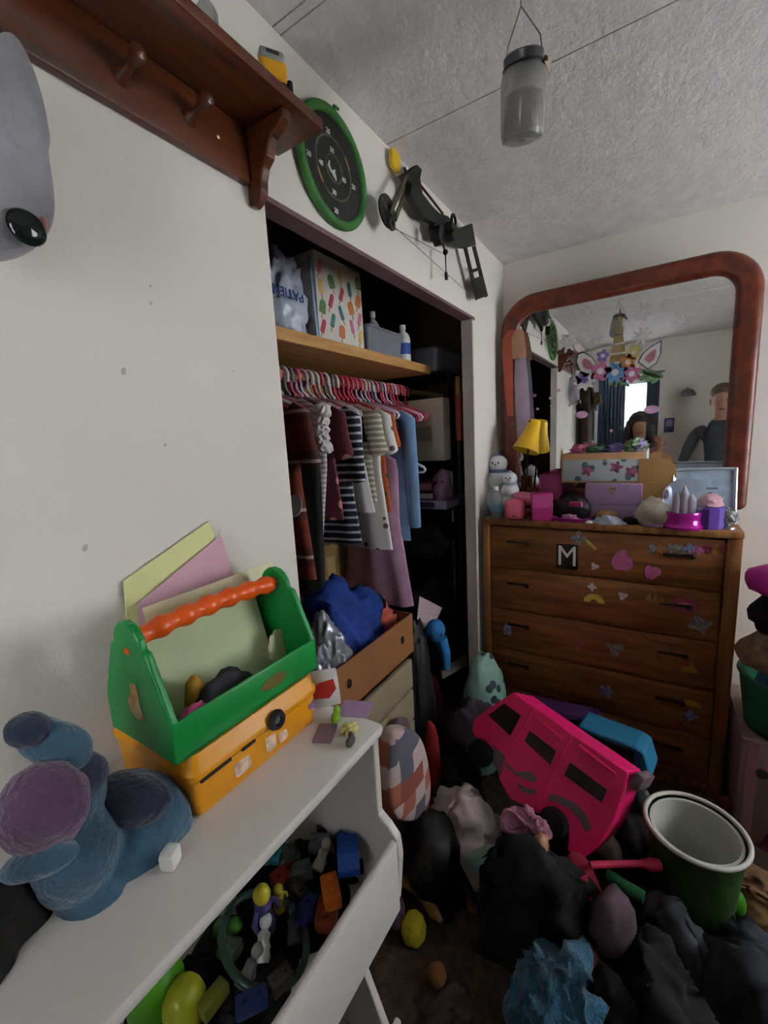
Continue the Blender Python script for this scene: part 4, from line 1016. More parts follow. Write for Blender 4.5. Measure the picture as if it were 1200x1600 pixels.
# ------------------------------------------------------------------ dresser
DX, DYL, DYR, DH = 2.0, .723, -.281, 1.14
DC = (DYL + DYR) / 2; DW = DYL - DYR; DD = .45
dr = thing('dresser', 'brown wooden five drawer dresser covered with stickers', 'dresser', (DX + DD / 2, DC, 0))
def db(name, lo, hi, m, bev=.004, par=None):
    o0 = V((DX + DD / 2, DC, 0)); lo, hi = V(lo) - o0, V(hi) - o0
    return G().box((lo + hi) / 2, hi - lo, bev=bev).done(name, m, par or dr)
db('top_board', (DX - .006, DYR, DH - .028), (DX + DD, DYL, DH), M_DRESSF, .007)
db('side_board', (DX, DYL - .035, 0), (DX + DD - .01, DYL - .003, DH - .028), M_DRESSF)
db('side_board', (DX, DYR + .003, 0), (DX + DD - .01, DYR + .05, DH - .028), M_DRESSF)
db('back_board', (DX + DD - .02, DYR + .05, .05), (DX + DD - .008, DYL - .035, DH - .028), M_DRESS, .001)
db('plinth', (DX + .02, DYR + .05, 0), (DX + .045, DYL - .035, .045), M_DRESSF)
zs = [.05, .262, .474, .686, .898, 1.106]
for a, b in zip(zs, zs[1:]):
    d = db('drawer', (DX + .008, DYR + .054, a + .005), (DX + .40, DYL - .039, b - .004), M_DRESS, .004)
    db('rail', (DX + .022, DYR + .05, a - .006), (DX + .05, DYL - .035, a + .002), M_DRESSF, .001)
    for yh in (DYL - .17, DYR + .20):
        zc = (a + b) / 2 + .03
        o0 = V((DX + DD / 2, DC, 0))
        g = G().box(V((DX + .0035, yh, zc)) - o0, (.012, .10, .011), bev=.004)
        g.ell(V((DX + .002, yh - .046, zc - .002)) - o0, (.008, .012, .011), seg=12, rings=8)
        g.done('handle', mat('handle_dark', '1f120a', .5), d)
FD = frame((DX + .008 - (DX + DD / 2), 0, 0), (0, -1, 0), (0, 0, 1))     # drawer front plane, local z toward the room
def dpos(x, y):
    q = px(x, y, X=DX + .008); return (-(q.y - DC), q.z)
def sticker(name, x, y, poly, m, rz=0, lift=.0):
    u, v_ = dpos(x, y)
    return G().prism([(a * KS, b * KS) for a, b in poly], .0012, FD @ T(u, v_, lift) @ RZ(rz)).done(name, m, dr, smooth=False)
KS = 1.32
M_SPINK = mat('stk_pink', 'c9689a', .5, var=.12, scale=60); M_SYEL = mat('stk_yellow', 'cfc24a', .5); M_SGREY = mat('stk_grey', '8f8f8a', .5, var=.5, scale=120); M_SWHT = mat('stk_white', 'd5cfd0', .5, var=.2, scale=90); M_SROSE = mat('stk_rose', '9c4a58', .5, var=.2, scale=80); M_STAN = mat('stk_tan', 'a8763c', .5, var=.2, scale=70); M_SBLU = mat('stk_blue', '8a8fb8', .5, var=.5, scale=110); M_SGOLD = mat('stk_gold', 'b58a1e', .5)
o = sticker('letter_plate', 886, 870, rrect(.07, .088, .004, 3), mat('stk_black', '1a1414', .5))
u, v_ = dpos(886, 870)
me = text_mesh('M', .132, .0008)
me.transform(FD @ T(u, v_, .0022) @ Matrix.Diagonal((.86, 1, 1, 1)))
mo = link('letter_m', me, M_WPLAS, dr, smooth=False)
bear = [(-.02, -.03), (.02, -.03), (.032, -.012), (.026, .012), (.012, .02), (.012, .034), (0, .04), (-.012, .03), (-.024, .016), (-.032, -.008)]
sticker('pink_sticker', 972, 877, bear, M_SPINK)
sticker('pink_sticker', 1019, 894, [(x * .75, y * .62) for x, y in bear], M_SPINK, 40)
def flower(r, n=5, k=.45): return [(r * (1 - k * .5 + k * .5 * math.cos(n * a)) * math.cos(a), r * (1 - k * .5 + k * .5 * math.cos(n * a)) * math.sin(a)) for a in [2 * PI * i / 40 for i in range(40)]]
sticker('grey_sticker', 904, 841, flower(.026, 4), M_SGREY); sticker('yellow_sticker', 922, 851, [(-.02, .012), (-.01, .016), (.022, -.008), (.02, -.014), (0, -.004)], M_SYEL, -10)
sticker('white_sticker', 929, 885, flower(.014, 3), M_SWHT); sticker('white_sticker', 925, 917, flower(.015, 4), M_SWHT)
sticker('yellow_rainbow', 928, 936, [(.032 * math.cos(a), .03 * math.sin(a) - .012) for a in [PI * i / 12 for i in range(13)]] + [(.012 * math.cos(a), .011 * math.sin(a) - .012) for a in [PI * (12 - i) / 12 for i in range(13)]], M_SYEL)
sticker('white_sticker', 973, 931, flower(.016, 3), M_SWHT, 20)
sticker('tan_sticker', 1022, 935, [(-.026, -.012), (-.012, .016), (-.006, -.01), (.006, .016), (.012, -.014), (.024, .01), (.026, -.012)], M_STAN)
sticker('rose_sticker', 1070, 945, circ(.036, 18, ry=.024), M_SROSE); sticker('white_ring', 1070, 945, circ(.018, 14, ry=.009), M_SPINK, 0, .0013)
sticker('grey_sticker', 1094, 976, flower(.032, 4), M_SGREY, 20)
sticker('white_ghost', 793, 983, [(-.014, -.022), (.014, -.022), (.016, .004), (.006, .024), (-.006, .024), (-.016, .004)], M_SBLU)
sticker('rose_sticker', 904, 1010, [(-.008, .024), (.01, .024), (.01, .008), (.0, .002), (0, -.026), (-.006, -.024), (-.008, 0)], M_SROSE)
sticker('grey_sticker', 961, 1014, flower(.03, 3), M_SGREY, 30)
sticker('gold_sticker', 1078, 1044, [(-.02, -.016), (.02, -.012), (.012, .004), (.004, .022), (-.004, .006), (-.02, 0)], M_SGOLD)
sticker('rose_sticker', 882, 1071, [(-.006, .026), (.008, .022), (.004, 0), (0, -.026), (-.006, -.01)], mat('stk_rust', '8f3a2a', .5))
sticker('blue_sticker', 948, 1080, flower(.026, 5), M_SBLU)
sticker('gold_sticker', 1080, 1103, [(.024 * math.cos(a), .02 * math.sin(a)) for a in [PI * i / 12 for i in range(13)]], M_SGOLD)
sticker('lilac_sticker', 1079, 1118, flower(.022, 4), M_SBLU); sticker('rose_sticker', 1062, 1135, flower(.02, 3), mat('stk_rust', '8f3a2a', .5))
for i, x in enumerate((1020, 1034, 1050, 1062, 1078, 1092, 1106, 1118, 1130)):
    sticker('strip_sticker', x, 857 + (i % 2) * 2, flower(.018, 3 + i % 3), (M_SGREY, M_STAN, M_SGREY, M_SGREY, M_SBLU, M_SPINK, M_SROSE, M_STAN, M_SROSE)[i], i * 25)
for x, y in ((780, 829), (797, 907), (840, 952), (800, 933), (965, 870), (945, 862)): sticker('sticker_scrap', x, y, rrect(.008, .006, .001, 2), M_STAN)

# ------------------------------------------------------------------ mirror
MX = 2.335; MYL, MYR, MZ0, MZ1 = .718, -.322, DH + .03, 2.225
mi = thing('mirror', 'large mirror with rounded dark red wood frame standing on the dresser', 'mirror', (MX, (MYL + MYR) / 2, DH))
mw, mh = MYL - MYR, MZ1 - MZ0
FM = frame((0, 0, MZ0 - DH + mh / 2), (0, -1, 0), (0, 0, 1))            # local z toward the room
L = []
for off, zz in ((0, -.02), (0, .012), (.010, .022), (.028, .026), (.05, .020), (.064, .024), (.078, .022), (.086, .010), (.088, -.004), (.088, -.02)):
    rt, rb = .17 - off * 1.0, max(.012, .03 - off)
    L.append([V((x, y, zz)) for x, y in rrect(mw - 2 * off, mh - 2 * off, (rb, rb, rt, rt), 12)])
L.append(L[0])
G().loops(L, M=FM).done('frame', M_MIRW, mi, angle=50)
gm = bpy.data.materials.new('mirror_glass'); gm.use_nodes = True; bb = gm.node_tree.nodes['Principled BSDF']
bb.inputs['Base Color'].default_value = (.86, .88, .87, 1); bb.inputs['Metallic'].default_value = 1; bb.inputs['Roughness'].default_value = .015
G().prism(rrect(mw - .15, mh - .15, (.012, .012, .10, .10), 12), .006, FM @ T(0, 0, -.008)).done('glass', gm, mi, smooth=False)
G().prism(rrect(mw - .05, mh - .05, (.02, .02, .15, .15), 8), .01, FM @ T(0, 0, -.03)).done('backing', M_DRESS, mi, smooth=False)
for s in (-1, 1): G().box((.012, s * mw * .38, .09), (.022, .06, .18)).done('support', M_MIRW, mi, smooth=False)
GZ = MX + .002                      # glass front plane
def mpos(x, y):
    q = px(x, y, X=GZ); return (-(q.y - (MYL + MYR) / 2), q.z - (MZ0 + mh / 2))
def decal(name, x, y, poly, m, rz=0, lift=0):
    u, v_ = mpos(x, y)
    return G().prism([(a * 1.25, b * 1.25) for a, b in poly], .0008, FM @ T(u, v_, -.0019 + lift) @ RZ(rz)).done(name, m, mi, smooth=False)
k = .0025
def pxpoly(pts):
    return [mpos(*p) for p in pts]
def decalp(name, pts, m, lift=0):
    return G().prism(pxpoly(pts), .0008, FM @ T(0, 0, -.0019 + lift)).done(name, m, mi, smooth=False)
M_GOLD = mat('decal_gold', '8a764a', .5, var=.1); M_DW = mat('decal_white', 'c9c3c4', .5, var=.1); M_DP = mat('decal_pink', 'b8688c', .5, var=.2, scale=60); M_DB = mat('decal_blue', '5a86b4', .5, var=.2, scale=50); M_DPU = mat('decal_purple', '7b62a0', .5, var=.2, scale=60); M_DO = mat('decal_orange', 'c0783c', .5); M_DY = mat('decal_yellow', 'bdb06a', .5); M_DG = mat('decal_green', '6a8a62', .5, var=.2); M_DD = mat('decal_dark', '4a4048', .5)
# horn in slanted segments
ha, hb, hc = (969, 478), (952, 567), (979, 569)
def lp2(a, b, t): return (a[0] + (b[0] - a[0]) * t, a[1] + (b[1] - a[1]) * t)
for i in range(6):
    t0, t1 = .02 + i * .165, .02 + i * .165 + .13
    Lq = [lp2(ha, hb, min(1, t0 + .02)), lp2(ha, hc, max(0, t0 - .03)), lp2(ha, hc, min(1, t1 - .03)), lp2(ha, hb, min(1, t1 + .02))]
    decalp('horn_band', Lq, M_GOLD)
for pts, inner, mm in ((((906, 580), (899, 565), (902, 552), (910, 549), (925, 557), (935, 572), (934, 580), (918, 587)), (.5, (919, 570)), 0), (((1034, 531), (1033, 552), (1026, 568), (1012, 578), (996, 566), (1004, 552), (1018, 540)), (.5, (1017, 558)), 1)):
    decalp('ear_outline', pts, M_DD)
    c = inner[1]
    decalp('ear', [lp2(c, p, .88) for p in pts], M_DW, .0009); decalp('ear_inner', [lp2(c, p, .48) for p in pts], mat('decal_rose', 'a86a78', .5), .0018)
for x, y, r, n, m in ((961, 582, .042, 8, M_DB), (938, 580, .04, 5, M_DP), (987, 584, .034, 6, M_DP), (981, 566, .03, 6, M_DO), (942, 556, .024, 5, M_DPU), (990, 551, .028, 7, M_DY), (914, 594, .042, 9, M_DW), (908, 588, .03, 6, M_DW)):
    decal('flower', x, y, flower(r, n, .35), m, x, .003); decal('flower_centre', x, y, circ(r * .3, 12), M_DW if m is not M_DW else M_DPU, 0, .0039)
for i in range(7):
    decal('leaf', 1002 + i * 4.5, 580 + (i % 2) * 8 + i, circ(.018, 10, ry=.009), M_DG, 40 * (1 if i % 2 else -1))
for i in range(4): decal('leaf', 955 + i * 8, 598 + (i % 2) * 3, circ(.013, 10, ry=.006), M_DG, 50 + i * 30)
def flake(r):
    out = []
    for i in range(48):
        a = 2 * PI * i / 48; out.append((r * (.72 + .28 * math.cos(8 * a)) * math.cos(a), r * (.72 + .28 * math.cos(8 * a)) * math.sin(a)))
    return out
M_FL = mat('flake_white', 'b9b6b4', .5, var=.1)
for x, y, r in ((919, 488, .018), (931, 526, .03), (887, 535, .04), (1005, 487, .034), (1038, 473, .016), (1003, 525, .034), (1063, 503, .032), (911, 512, .018), (895, 500, .014)):
    decal('snowflake', x, y, flake(r), M_FL, x)
    for a in range(4): decal('snowflake_arm', x, y, rrect(r * 2.05, .0025, .001, 2), M_DW, a * 45 + x, .0009)
M_OV = mat('oval_pink', 'c99abf', .5)
decal('oval_sticker', 909, 648, circ(.022, 20, ry=.014), M_OV); decal('oval_sticker', 1018, 640, circ(.025, 20, ry=.015), M_OV)
for x, y in ((836, 618), (840, 639), (890, 633), (860, 622), (862, 634), (873, 610), (955, 673)): decal('dot_sticker', x, y, circ(.006, 10), M_OV)

# ribbons hanging over the mirror frame
def ribbon(name, label, pts, wid, m, X=2.29, th=.006):
    P = [px(x, y, X=X) for x, y in pts]; o0 = P[-1].copy(); L = []
    for i, p in enumerate(P):
        w_ = wid[i] * mpp(p); p = p - o0
        L.append([p + V((th * .5 * math.sin(i * 1.7), w_ / 2, 0)), p + V((-th, 0, 0)), p + V((th * .5 * math.sin(i * 1.7), -w_ / 2, 0)), p + V((th, 0, 0))])
    o = G().loops(L, cap0=True, cap1=True).done(name, m, None, angle=60); o.location = o0; return tag(o, label, 'ribbon')
ribbon('coral_ribbon', 'coral red ribbon hanging over the mirror frame corner', ((798, 516), (794, 530), (793, 560), (795, 600), (797, 650)), (10, 20, 16, 14, 10), mat('rib_coral', 'b4543e', .7, var=.15), 2.298)
ribbon('peach_ribbon', 'peach ribbon hanging beside the coral one on the mirror', ((811, 514), (809, 526), (811, 545), (812, 560)), (10, 20, 22, 21), mat('rib_peach', 'b88a6e', .7, var=.12), 2.286)
ribbon('lilac_ribbon', 'long pale lilac ribbon hanging down over the mirror glass', ((813, 558), (814, 590), (816, 630), (818, 665), (818, 690)), (16, 21, 22, 21, 18), mat('rib_lilac', 'a794a8', .7, var=.1), 2.296)

# ------------------------------------------------------------------ things on the dresser
def dz(x, X): q = px(x, 790, X=X); return V((X, q.y, DH))
M_SNOW = mat('snowman_white', 'd3d3d6', .7, var=.05)
def snowman(label, loc, r, bow):
    t = thing('snowman', label, 'figurine', loc)
    G().ell((0, 0, r * .92), (r, r, r * .95)).done('body', M_SNOW, t)
    G().ell((0, 0, r * 2.25), (r * .78, r * .78, r * .72)).done('chest', M_SNOW, t)
    G().ell((0, 0, r * 3.3), (r * .62, r * .62, r * .6)).done('head', M_SNOW, t)
    G().lathe([(r * .45, r * 2.78), (r * .62, r * 2.72), (r * .62, r * 2.9), (r * .45, r * 2.95), (r * .45, r * 2.78)], 20, cap=False).done('scarf', bow, t)
    G().lathe([(0, r * 3.9), (r * .3, r * 3.82), (r * .12, r * 4.0), (0, r * 4.02)], 14).done('cap', bow, t)
    for s in (-1, 1): G().ell((-r * .58, s * r * .2, r * 3.4), (r * .06, r * .06, r * .07), seg=8, rings=6).done('eye', M_BLACK, t)
    G().tube([(-r * .58, 0, r * 3.28), (-r * .85, 0, r * 3.25)], [r * .08, r * .01], 8).done('nose', M_DO, t)
M_BOWB = mat('snow_blue', '5a6a94', .7)
snowman('tall white snowman figurine on the dresser near the closet wall', dz(779, 2.21), .077, M_BOWB)
snowman('short white snowman figurine in front of the tall one', dz(797, 2.125), .056, mat('snow_pale', '8fa6b8', .7))
bottle('water_bottle', 'clear plastic water bottle with label at the dresser corner', dz(775, 2.045), .155, .029, mat('clear_pet', 'c2c6c8', .12, trans=.65, var=.05, ior=1.2), M_WPLAS, mat('water_label', '7ba0b4', .5))
pc = thing('pink_speaker', 'glossy coral pink cube container on the dresser', 'container', dz(805, 2.05), (0, 0, .15))
G().box((0, 0, .046), (.086, .092, .092), bev=.02, seg=4).done('body', mat('gloss_coral', 'e0647e', .25, var=.04), pc)
G().box((-.0435, .0, .018), (.003, .02, .005), bev=.001).done('slot', M_BLACK, pc)
mb = thing('magenta_box', 'magenta cosmetic box with pink patterned side', 'box', dz(846, 2.045), (0, 0, .35))
G().box((0, 0, .064), (.06, .09, .128), bev=.003).done('carton', mat('magenta_card', 'b02a72', .45, var=.06), mb)
G().box((-.0305, 0, .09), (.0008, .084, .06)).done('front_print', mat('magenta_light', 'c04a8a', .4), mb, smooth=False)
G().box((0, -.0453, .064), (.054, .0008, .115)).done('side_print', mat('pink_print', 'd8a9b4', .5, var=.4, scale=80), mb, smooth=False)
# desk lamp
lb = dz(822, 2.225)
lm = thing('desk_lamp', 'yellow bell shaded desk lamp leaning close to the mirror', 'lamp', lb)
M_LY = mat('lamp_yellow', 'e0b012', .3, var=.04)
hd = px(828, 683, X=2.235) - lb
G().lathe([(0, 0), (.05, 0), (.048, .012), (.012, .02), (0, .02)], 28).done('base', mat('lamp_pink', 'c76a86', .4), lm)
G().tube([(0, 0, .018), (.01, .01, .10), (.015, .0, .2), hd + V((.0, -.0, .085))], .005, 10).done('stem', M_BLACK, lm)
Mh = T(*hd) @ RX(14) @ RY(18) @ Matrix.Scale(1.42, 4)
G().lathe([(.046, -.052), (.047, -.05), (.041, -.03), (.030, .005), (.024, .03), (.022, .05), (.018, .062), (0, .066), (0, .06), (.016, .055), (.02, .03), (.028, .0), (.044, -.05), (.046, -.052)], 32, Mh, cap=False).done('shade', M_LY, lm)
G().ell(Mh @ V((0, 0, -.012)), (.018, .018, .024)).done('bulb', mat('bulb_white', 'd8d8d8', .3), lm)
# hair dryer, basket, brush
hdr = thing('hair_dryer', 'pink hair dryer lying behind the magenta box', 'hair dryer', dz(824, 2.13), (0, 0, .4))
M_HP = mat('dryer_pink', 'cc6f8c', .4)
G().tube([(0, .07, .085), (0, .02, .085), (0, -.045, .08), (0, -.075, .078)], [.034, .036, .028, .022], 20).done('barrel', M_HP, hdr)
G().tube([(0, .03, .06), (.01, .045, .02), (.012, .05, .014)], [.02, .017, .016], 14).done('handle', M_HP, hdr)
G().lathe([(.014, 0), (.022, 0), (.022, .012), (.014, .012), (.014, 0)], 18, T(0, -.075, .078) @ RX(90), cap=False).done('nozzle', M_BLACK, hdr)
tub('pink_basket', 'translucent magenta basket behind the black hair brush', 2.13, 2.29, px(884, 740, X=2.2).y, px(846, 740, X=2.2).y, DH, .20, mat('magenta_clear', 'a83a74', .3, trans=.35, var=.1))
hb_ = thing('hair_brush', 'black hair brush with pink accent lying across the dresser', 'hair brush', dz(893, 2.09), (0, 0, -.25))
blob(G(), (.055, .085, .12), .12, 2, 3, 4).done('head', M_BLACK, hb_)
G().tube([(0, .04, .07), (0, .10, .078), (0, .13, .078)], [.012, .010, .012], 12).done('handle', M_BLACK, hb_)
G().box((-.05, -.04, .08), (.016, .055, .024), bev=.004).done('pink_grip', mat('grip_pink', 'c23a8a', .4), hb_)
tr = thing('magenta_tray', 'oval magenta toy tray at the dresser front edge', 'tray', dz(893, 2.045))
G().lathe([(0, 0), (.045, 0), (.06, .016), (.058, .018), (.044, .005), (0, .004)], 32, sc=(.65, 1.35)).done('dish', mat('tray_magenta', 'b8309a', .3), tr)
lump('pink_clips', 'heap of pale pink hair clips in the magenta tray', 'hair clips', dz(893, 2.045) + V((0, 0, .005)), (.02, .042, .034), mat('clips_pink', 'cf8fb8', .5, var=.3, scale=60), .4, 4, 4)
# jewellery box
jx = 2.09
jy0, jy1 = px(1004, 760, X=jx).y, px(914, 760, X=jx).y
jb_ = thing('lilac_box', 'lilac jewellery box with a small metal clasp', 'jewellery box', (jx + .09, (jy0 + jy1) / 2, DH))
jw = jy1 - jy0
M_LIL = mat('lilac_paint', 'ad8db4', .5, var=.06)
G().box((0, 0, .035), (.18, jw * .94, .07), bev=.004).done('lower_tray', M_LIL, jb_)
G().box((0, 0, .118), (.18, jw, .095), bev=.004).done('upper_tray', M_LIL, jb_)
G().box((-.0915, 0, .145), (.004, .026, .01), bev=.001).done('clasp', M_BRASS, jb_)
G().ell((-.0925, 0, .13), (.004, .006, .008), seg=10, rings=8).done('clasp_drop', M_BRASS, jb_)
fy0, fy1 = px(1007, 725, X=2.12).y, px(877, 725, X=2.12).y
fb = thing('floral_box', 'floral print wooden drawer box stacked on the lilac box', 'box', (2.21, (fy0 + fy1) / 2, DH + .166))
fw = fy1 - fy0
M_FLOR = mat('floral_print', 'b4bdbf', .6, col2='4a6a72', kind='spots', scale=22)
G().box((0, 0, .066), (.17, fw, .132), bev=.003).done('carcass', mat('floral_wood', 'c99a6e', .6, var=.1), fb)
G().box((-.086, .004, .056), (.006, fw * .93, .095), bev=.002).done('drawer_front', M_FLOR, fb)
for y, z in ((-.06, .07), (.055, .055), (-.12, .05)):
    G().prism(flower(.028, 5, .5), .001, T(-.0892, y, z) @ frame((0, 0, 0), (0, -1, 0), (0, 0, 1))).done('rose_print', mat('rose_print', 'a8607a', .6, var=.3, scale=60), fb, smooth=False)
G().box((0, -fw / 2 - .004, .066), (.168, .008, .13), bev=.002).done('end_board', M_WPLAS, fb)
ft = DH + .166 + .1325
for i, (x, w_, h_, c, lab) in enumerate(((905, .05, .035, 'b85a84', 'pink hair bow on top of the floral box'), (930, .05, .028, '4a7048', 'green hair bow lying between pink and purple ones'), (955, .05, .03, '6b5a94', 'purple hair bow in the middle of the floral box top'), (992, .05, .05, '6f9468', 'green bow with lilac ribbon at the floral box end'), (1012, .035, .045, '9a86b4', 'lilac ribbon bow drooping off the floral box'))):
    q = px(x, 700, X=2.2)
    lump('hair_bow', lab, 'hair bow', (2.2, min(max(q.y, fy0 + .03), fy1 - .03), ft), (.05, w_ * .8, h_), mat('hairbow%d' % i, c, .7, var=.2, scale=40), .5, 3, 50 + i, ridge=True)
# wooden cutout
wo = px(1025, 735, X=2.15)
poly = [(-.05, 0), (.05, 0), (.05, .10), (.058, .108), (.055, .13), (.04, .146), (.018, .148), (.008, .158), (-.02, .15), (-.05, .15)]
o = thing('wooden_plaque', 'pale wooden plaque with scalloped edge and engraved lines', 'plaque', (2.13, wo.y, DH + .05))
o.location.z = DH
FP = frame((0, 0, 0), (0, -1, 0), (-.0, 0, 1))
G().prism([(x * 1.25, y * 1.8) for x, y in poly], .012, FP).done('board', mat('pale_wood', 'c49a62', .6, col2='ab7f4c', scale=9), o, smooth=False)
for y in (.17, .2, .23): G().box((-.0125, .005, y), (.001, .05, .005)).done('engraved_line', M_PINE, o, smooth=False)
# photo frame
pf = px(1100, 760, X=2.14)
pt = thing('photo_frame', 'silver photo frame with printed text leaning on the mirror side', 'photo frame', (2.12, pf.y, DH), (0, math.radians(8), math.radians(8)))
FP = frame((0, 0, .115), (0, -1, 0), (0, 0, 1))
pw, ph = .215, .225
L = [[V((x, y, z)) for x, y in rrect(pw - 2 * o_, ph - 2 * o_, .002, 2)] for o_, z in ((0, 0), (0, .014), (.004, .016), (.012, .012), (.012, 0))]
L.append(L[0]); G().loops(L, M=FP).done('border', mat('frame_silver', 'b9c6d2', .25, metal=.5, var=.05), pt, smooth=False)
G().prism(rrect(pw - .02, ph - .02, .001, 2), .006, FP).done('picture', mat('print_grey', '9fb0c0', .35, var=.15, scale=30), pt, smooth=False)
for i in range(4): G().prism(rrect(.05 + .02 * (i % 2), .008, .002, 2, (.012, -.03 + i * .02)), .0068, FP).done('print_line', mat('print_slate', '5f6f80', .5), pt, smooth=False)
G().box((.05, 0, .06), (.06, .03, .004), T(0, 0, 0) @ RY(-50)).done('easel', M_BLACK, pt, smooth=False)
# snow globe
sg = thing('snow_globe', 'snow globe with glossy magenta base and white castle inside', 'snow globe', dz(1069, 2.03))
G().lathe([(0, 0), (.066, 0), (.068, .01), (.06, .018), (.056, .04), (.06, .058), (.058, .066), (0, .066)], 36).done('base', mat('globe_magenta', 'b8189a', .15, metal=.35, var=.05, coat=.5), sg)
G().ell((0, 0, .122), .074, seg=32, rings=20).done('glass_ball', mat('globe_glass', 'e6e2ea', .02, trans=.92, var=0, ior=1.12), sg)
g = G()
for y, h_ in ((-.022, .07), (0, .1), (.022, .078)):
    g.lathe([(0, .066), (.012, .066), (.012, .066 + h_ * .65), (.014, .066 + h_ * .66), (0, .066 + h_)], 12, T(0, y, 0))
g.done('castle', M_SNOW, sg)
# shell plush, purple block, ornaments
lump('white_plush', 'cream plush toy lying between the plaque and the snow globe', 'plush toy', dz(1025, 2.055), (.05, .072, .115), mat('plush_cream', 'c4bba8', .9, var=.2, scale=20, bump=.4), .25, 2, 14)
pb_ = thing('purple_jar', 'purple faceted jar with pink puff on top', 'jar', dz(1107, 2.06))
G().lathe([(0, 0), (.052, 0), (.054, .006), (.054, .078), (.048, .084), (0, .084)], 10).done('jar_body', mat('jar_purple', '5f3a9a', .5, var=.08), pb_, smooth=False)
blob(G(), (.044, .044, .05), .2, 2.5, 4, 3, M=T(0, 0, .084)).done('puff', mat('puff_pink', 'd0a4ac', .9, var=.15), pb_)
so = thing('silver_ornament', 'small silver and white ornament at the dresser right corner', 'ornament', dz(1138, 2.06))
G().lathe([(0, 0), (.028, 0), (.026, .006), (.01, .014), (.014, .022), (0, .024)], 20).done('foot', M_STEEL, so)
blob(G(), (.024, .036, .055), .4, 3, 6, 3, M=T(0, 0, .022)).done('figure', mat('orn_white', 'b4b6b4', .4, col2='4a4a50', scale=60), so)
o = cloth(G(), .07, .14, .02, 61, n=20, fold=.012, freq=22).done('doll_clothes', mat('doll_blue', 'b0b8c8', .8, var=.2, scale=30), None, angle=70); o.location = dz(950, 2.04); tag(o, 'pale blue doll clothes at the dresser front edge', 'doll clothes')
lump('doll_hair', 'light brown doll hair beside the lilac box', 'doll', dz(948, 2.068), (.028, .05, .05), mat('doll_tan', 'a9805a', .8, var=.25, scale=40), .3, 3, 5)
lump('black_scrunchie', 'black scrunchie in front of the cream plush', 'scrunchie', dz(985, 2.045), (.02, .028, .028), M_BLKC, .25, 3, 5)
lump('white_clip', 'tiny white hair clip on the dresser edge', 'hair clip', dz(921, 2.012), (.01, .014, .014), M_WPLAS, .3, 3, 5)
lump('lilac_dish', 'flat lilac dish beside the snow globe base', 'dish', dz(1022, 2.02), (.022, .04, .014), M_LIL, .05, 2, 5)
# ------------------------------------------------------------------ the floor
# pink toy car standing tilted in the heap in front of the dresser
N0 = V((1.40, .549, .38)); RR = V((1.37, .025, .457)); RB = V((1.25, .155, .22)); RL = V((1.53, .444, .53))
ex = ((RR - RL) + (RB - N0)).normalized(); up = (RR - RB); ey = (up - ex * up.dot(ex)).normalized()
ez = ex.cross(ey)
if ez.dot(CAM - RR) < 0: ez = -ez
oc = (N0 + RR + RB + RL) / 4
CFm = Matrix((ex, ey, ez)).transposed().to_4x4(); CFm.translation = oc
CI = CFm.inverted()
def cpl(x, y):
    d = R_ * ((x - 600) / FPX) + D_ * ((y - 800) / FPX) + _f
    t = (oc - CAM).dot(ez) / d.dot(ez); q = CI @ (CAM + d * t); return (q.x, q.y)
car_ = thing('pink_toy_car', 'large hot pink toy car tipped up in front of the dresser', 'toy car')
car_.matrix_world = CFm
M_CP = mat('car_pink', 'ea1c6c', .4, var=.05); M_CD = mat('car_dark', '1c0d12', .3); M_CG = mat('car_grey', '6f5a66', .5, var=.15)
outl = [(803, 1081), (822, 1095), (858, 1120), (897, 1148), (940, 1177), (982, 1207), (977, 1234), (957, 1290), (935, 1322), (907, 1346), (886, 1330), (888, 1298), (868, 1272), (848, 1274), (834, 1268), (796, 1248), (779, 1217), (775, 1180), (758, 1158), (742, 1152), (737, 1140), (742, 1122), (771, 1101)]
CW = .20
P2 = [cpl(*p) for p in outl]
o = G().prism(P2, CW, T(0, 0, -CW)).done('shell', M_CP, car_, smooth=False)
bv = o.modifiers.new('b', 'BEVEL'); bv.width = .006; bv.segments = 2
def cpanel(name, pts, m, z=.0, th=.003): return G().prism([cpl(*p) for p in pts], th, T(0, 0, z)).done(name, m, car_, smooth=False)
for pts in (((763, 1118), (788, 1099), (814, 1118), (797, 1149)), ((828, 1142), (869, 1173), (860, 1195), (820, 1158)), ((891, 1191), (949, 1234), (940, 1254), (882, 1211))):
    cpanel('window', pts, M_CD, -.001, .003)
for a, b in (((834, 1108), (806, 1160)), ((893, 1150), (842, 1262))):
    A, B = V((*cpl(*a), .001)), V((*cpl(*b), .001)); G().tube([A, B], .006, 10).done('door_pillar', M_CP, car_)
for a, b in (((838, 1122), (880, 1156)), ((905, 1165), (962, 1210))):
    A, B = V((*cpl(*a), .001)), V((*cpl(*b), .001)); G().tube([A, B], .005, 10).done('window_trim', M_CP, car_)
cpanel('grey_swirl', ((790, 1190), (806, 1206), (828, 1205), (842, 1218), (832, 1222), (808, 1212), (792, 1200)), M_CG)
cpanel('grey_swirl', ((806, 1222), (824, 1232), (840, 1234), (836, 1242), (818, 1238)), M_CG)
cpanel('grey_swirl', ((858, 1240), (880, 1245), (902, 1256), (918, 1275), (924, 1296), (914, 1300), (906, 1282), (892, 1266), (872, 1254), (858, 1250)), M_CG)
cpanel('grey_fender', ((772, 1165), (790, 1182), (782, 1214), (770, 1190)), M_CG)
for x, y in ((751, 1177), (866, 1286)):
    u, v_ = cpl(x, y)
    for zz in (.0, -CW):
        G().lathe([(0, -.016), (.038, -.016), (.047, -.010), (.047, .012), (.036, .018), (.012, .012), (0, .012)], 26, T(u, v_, zz)).done('wheel', mat('tyre', '0d0b0c', .7), car_)
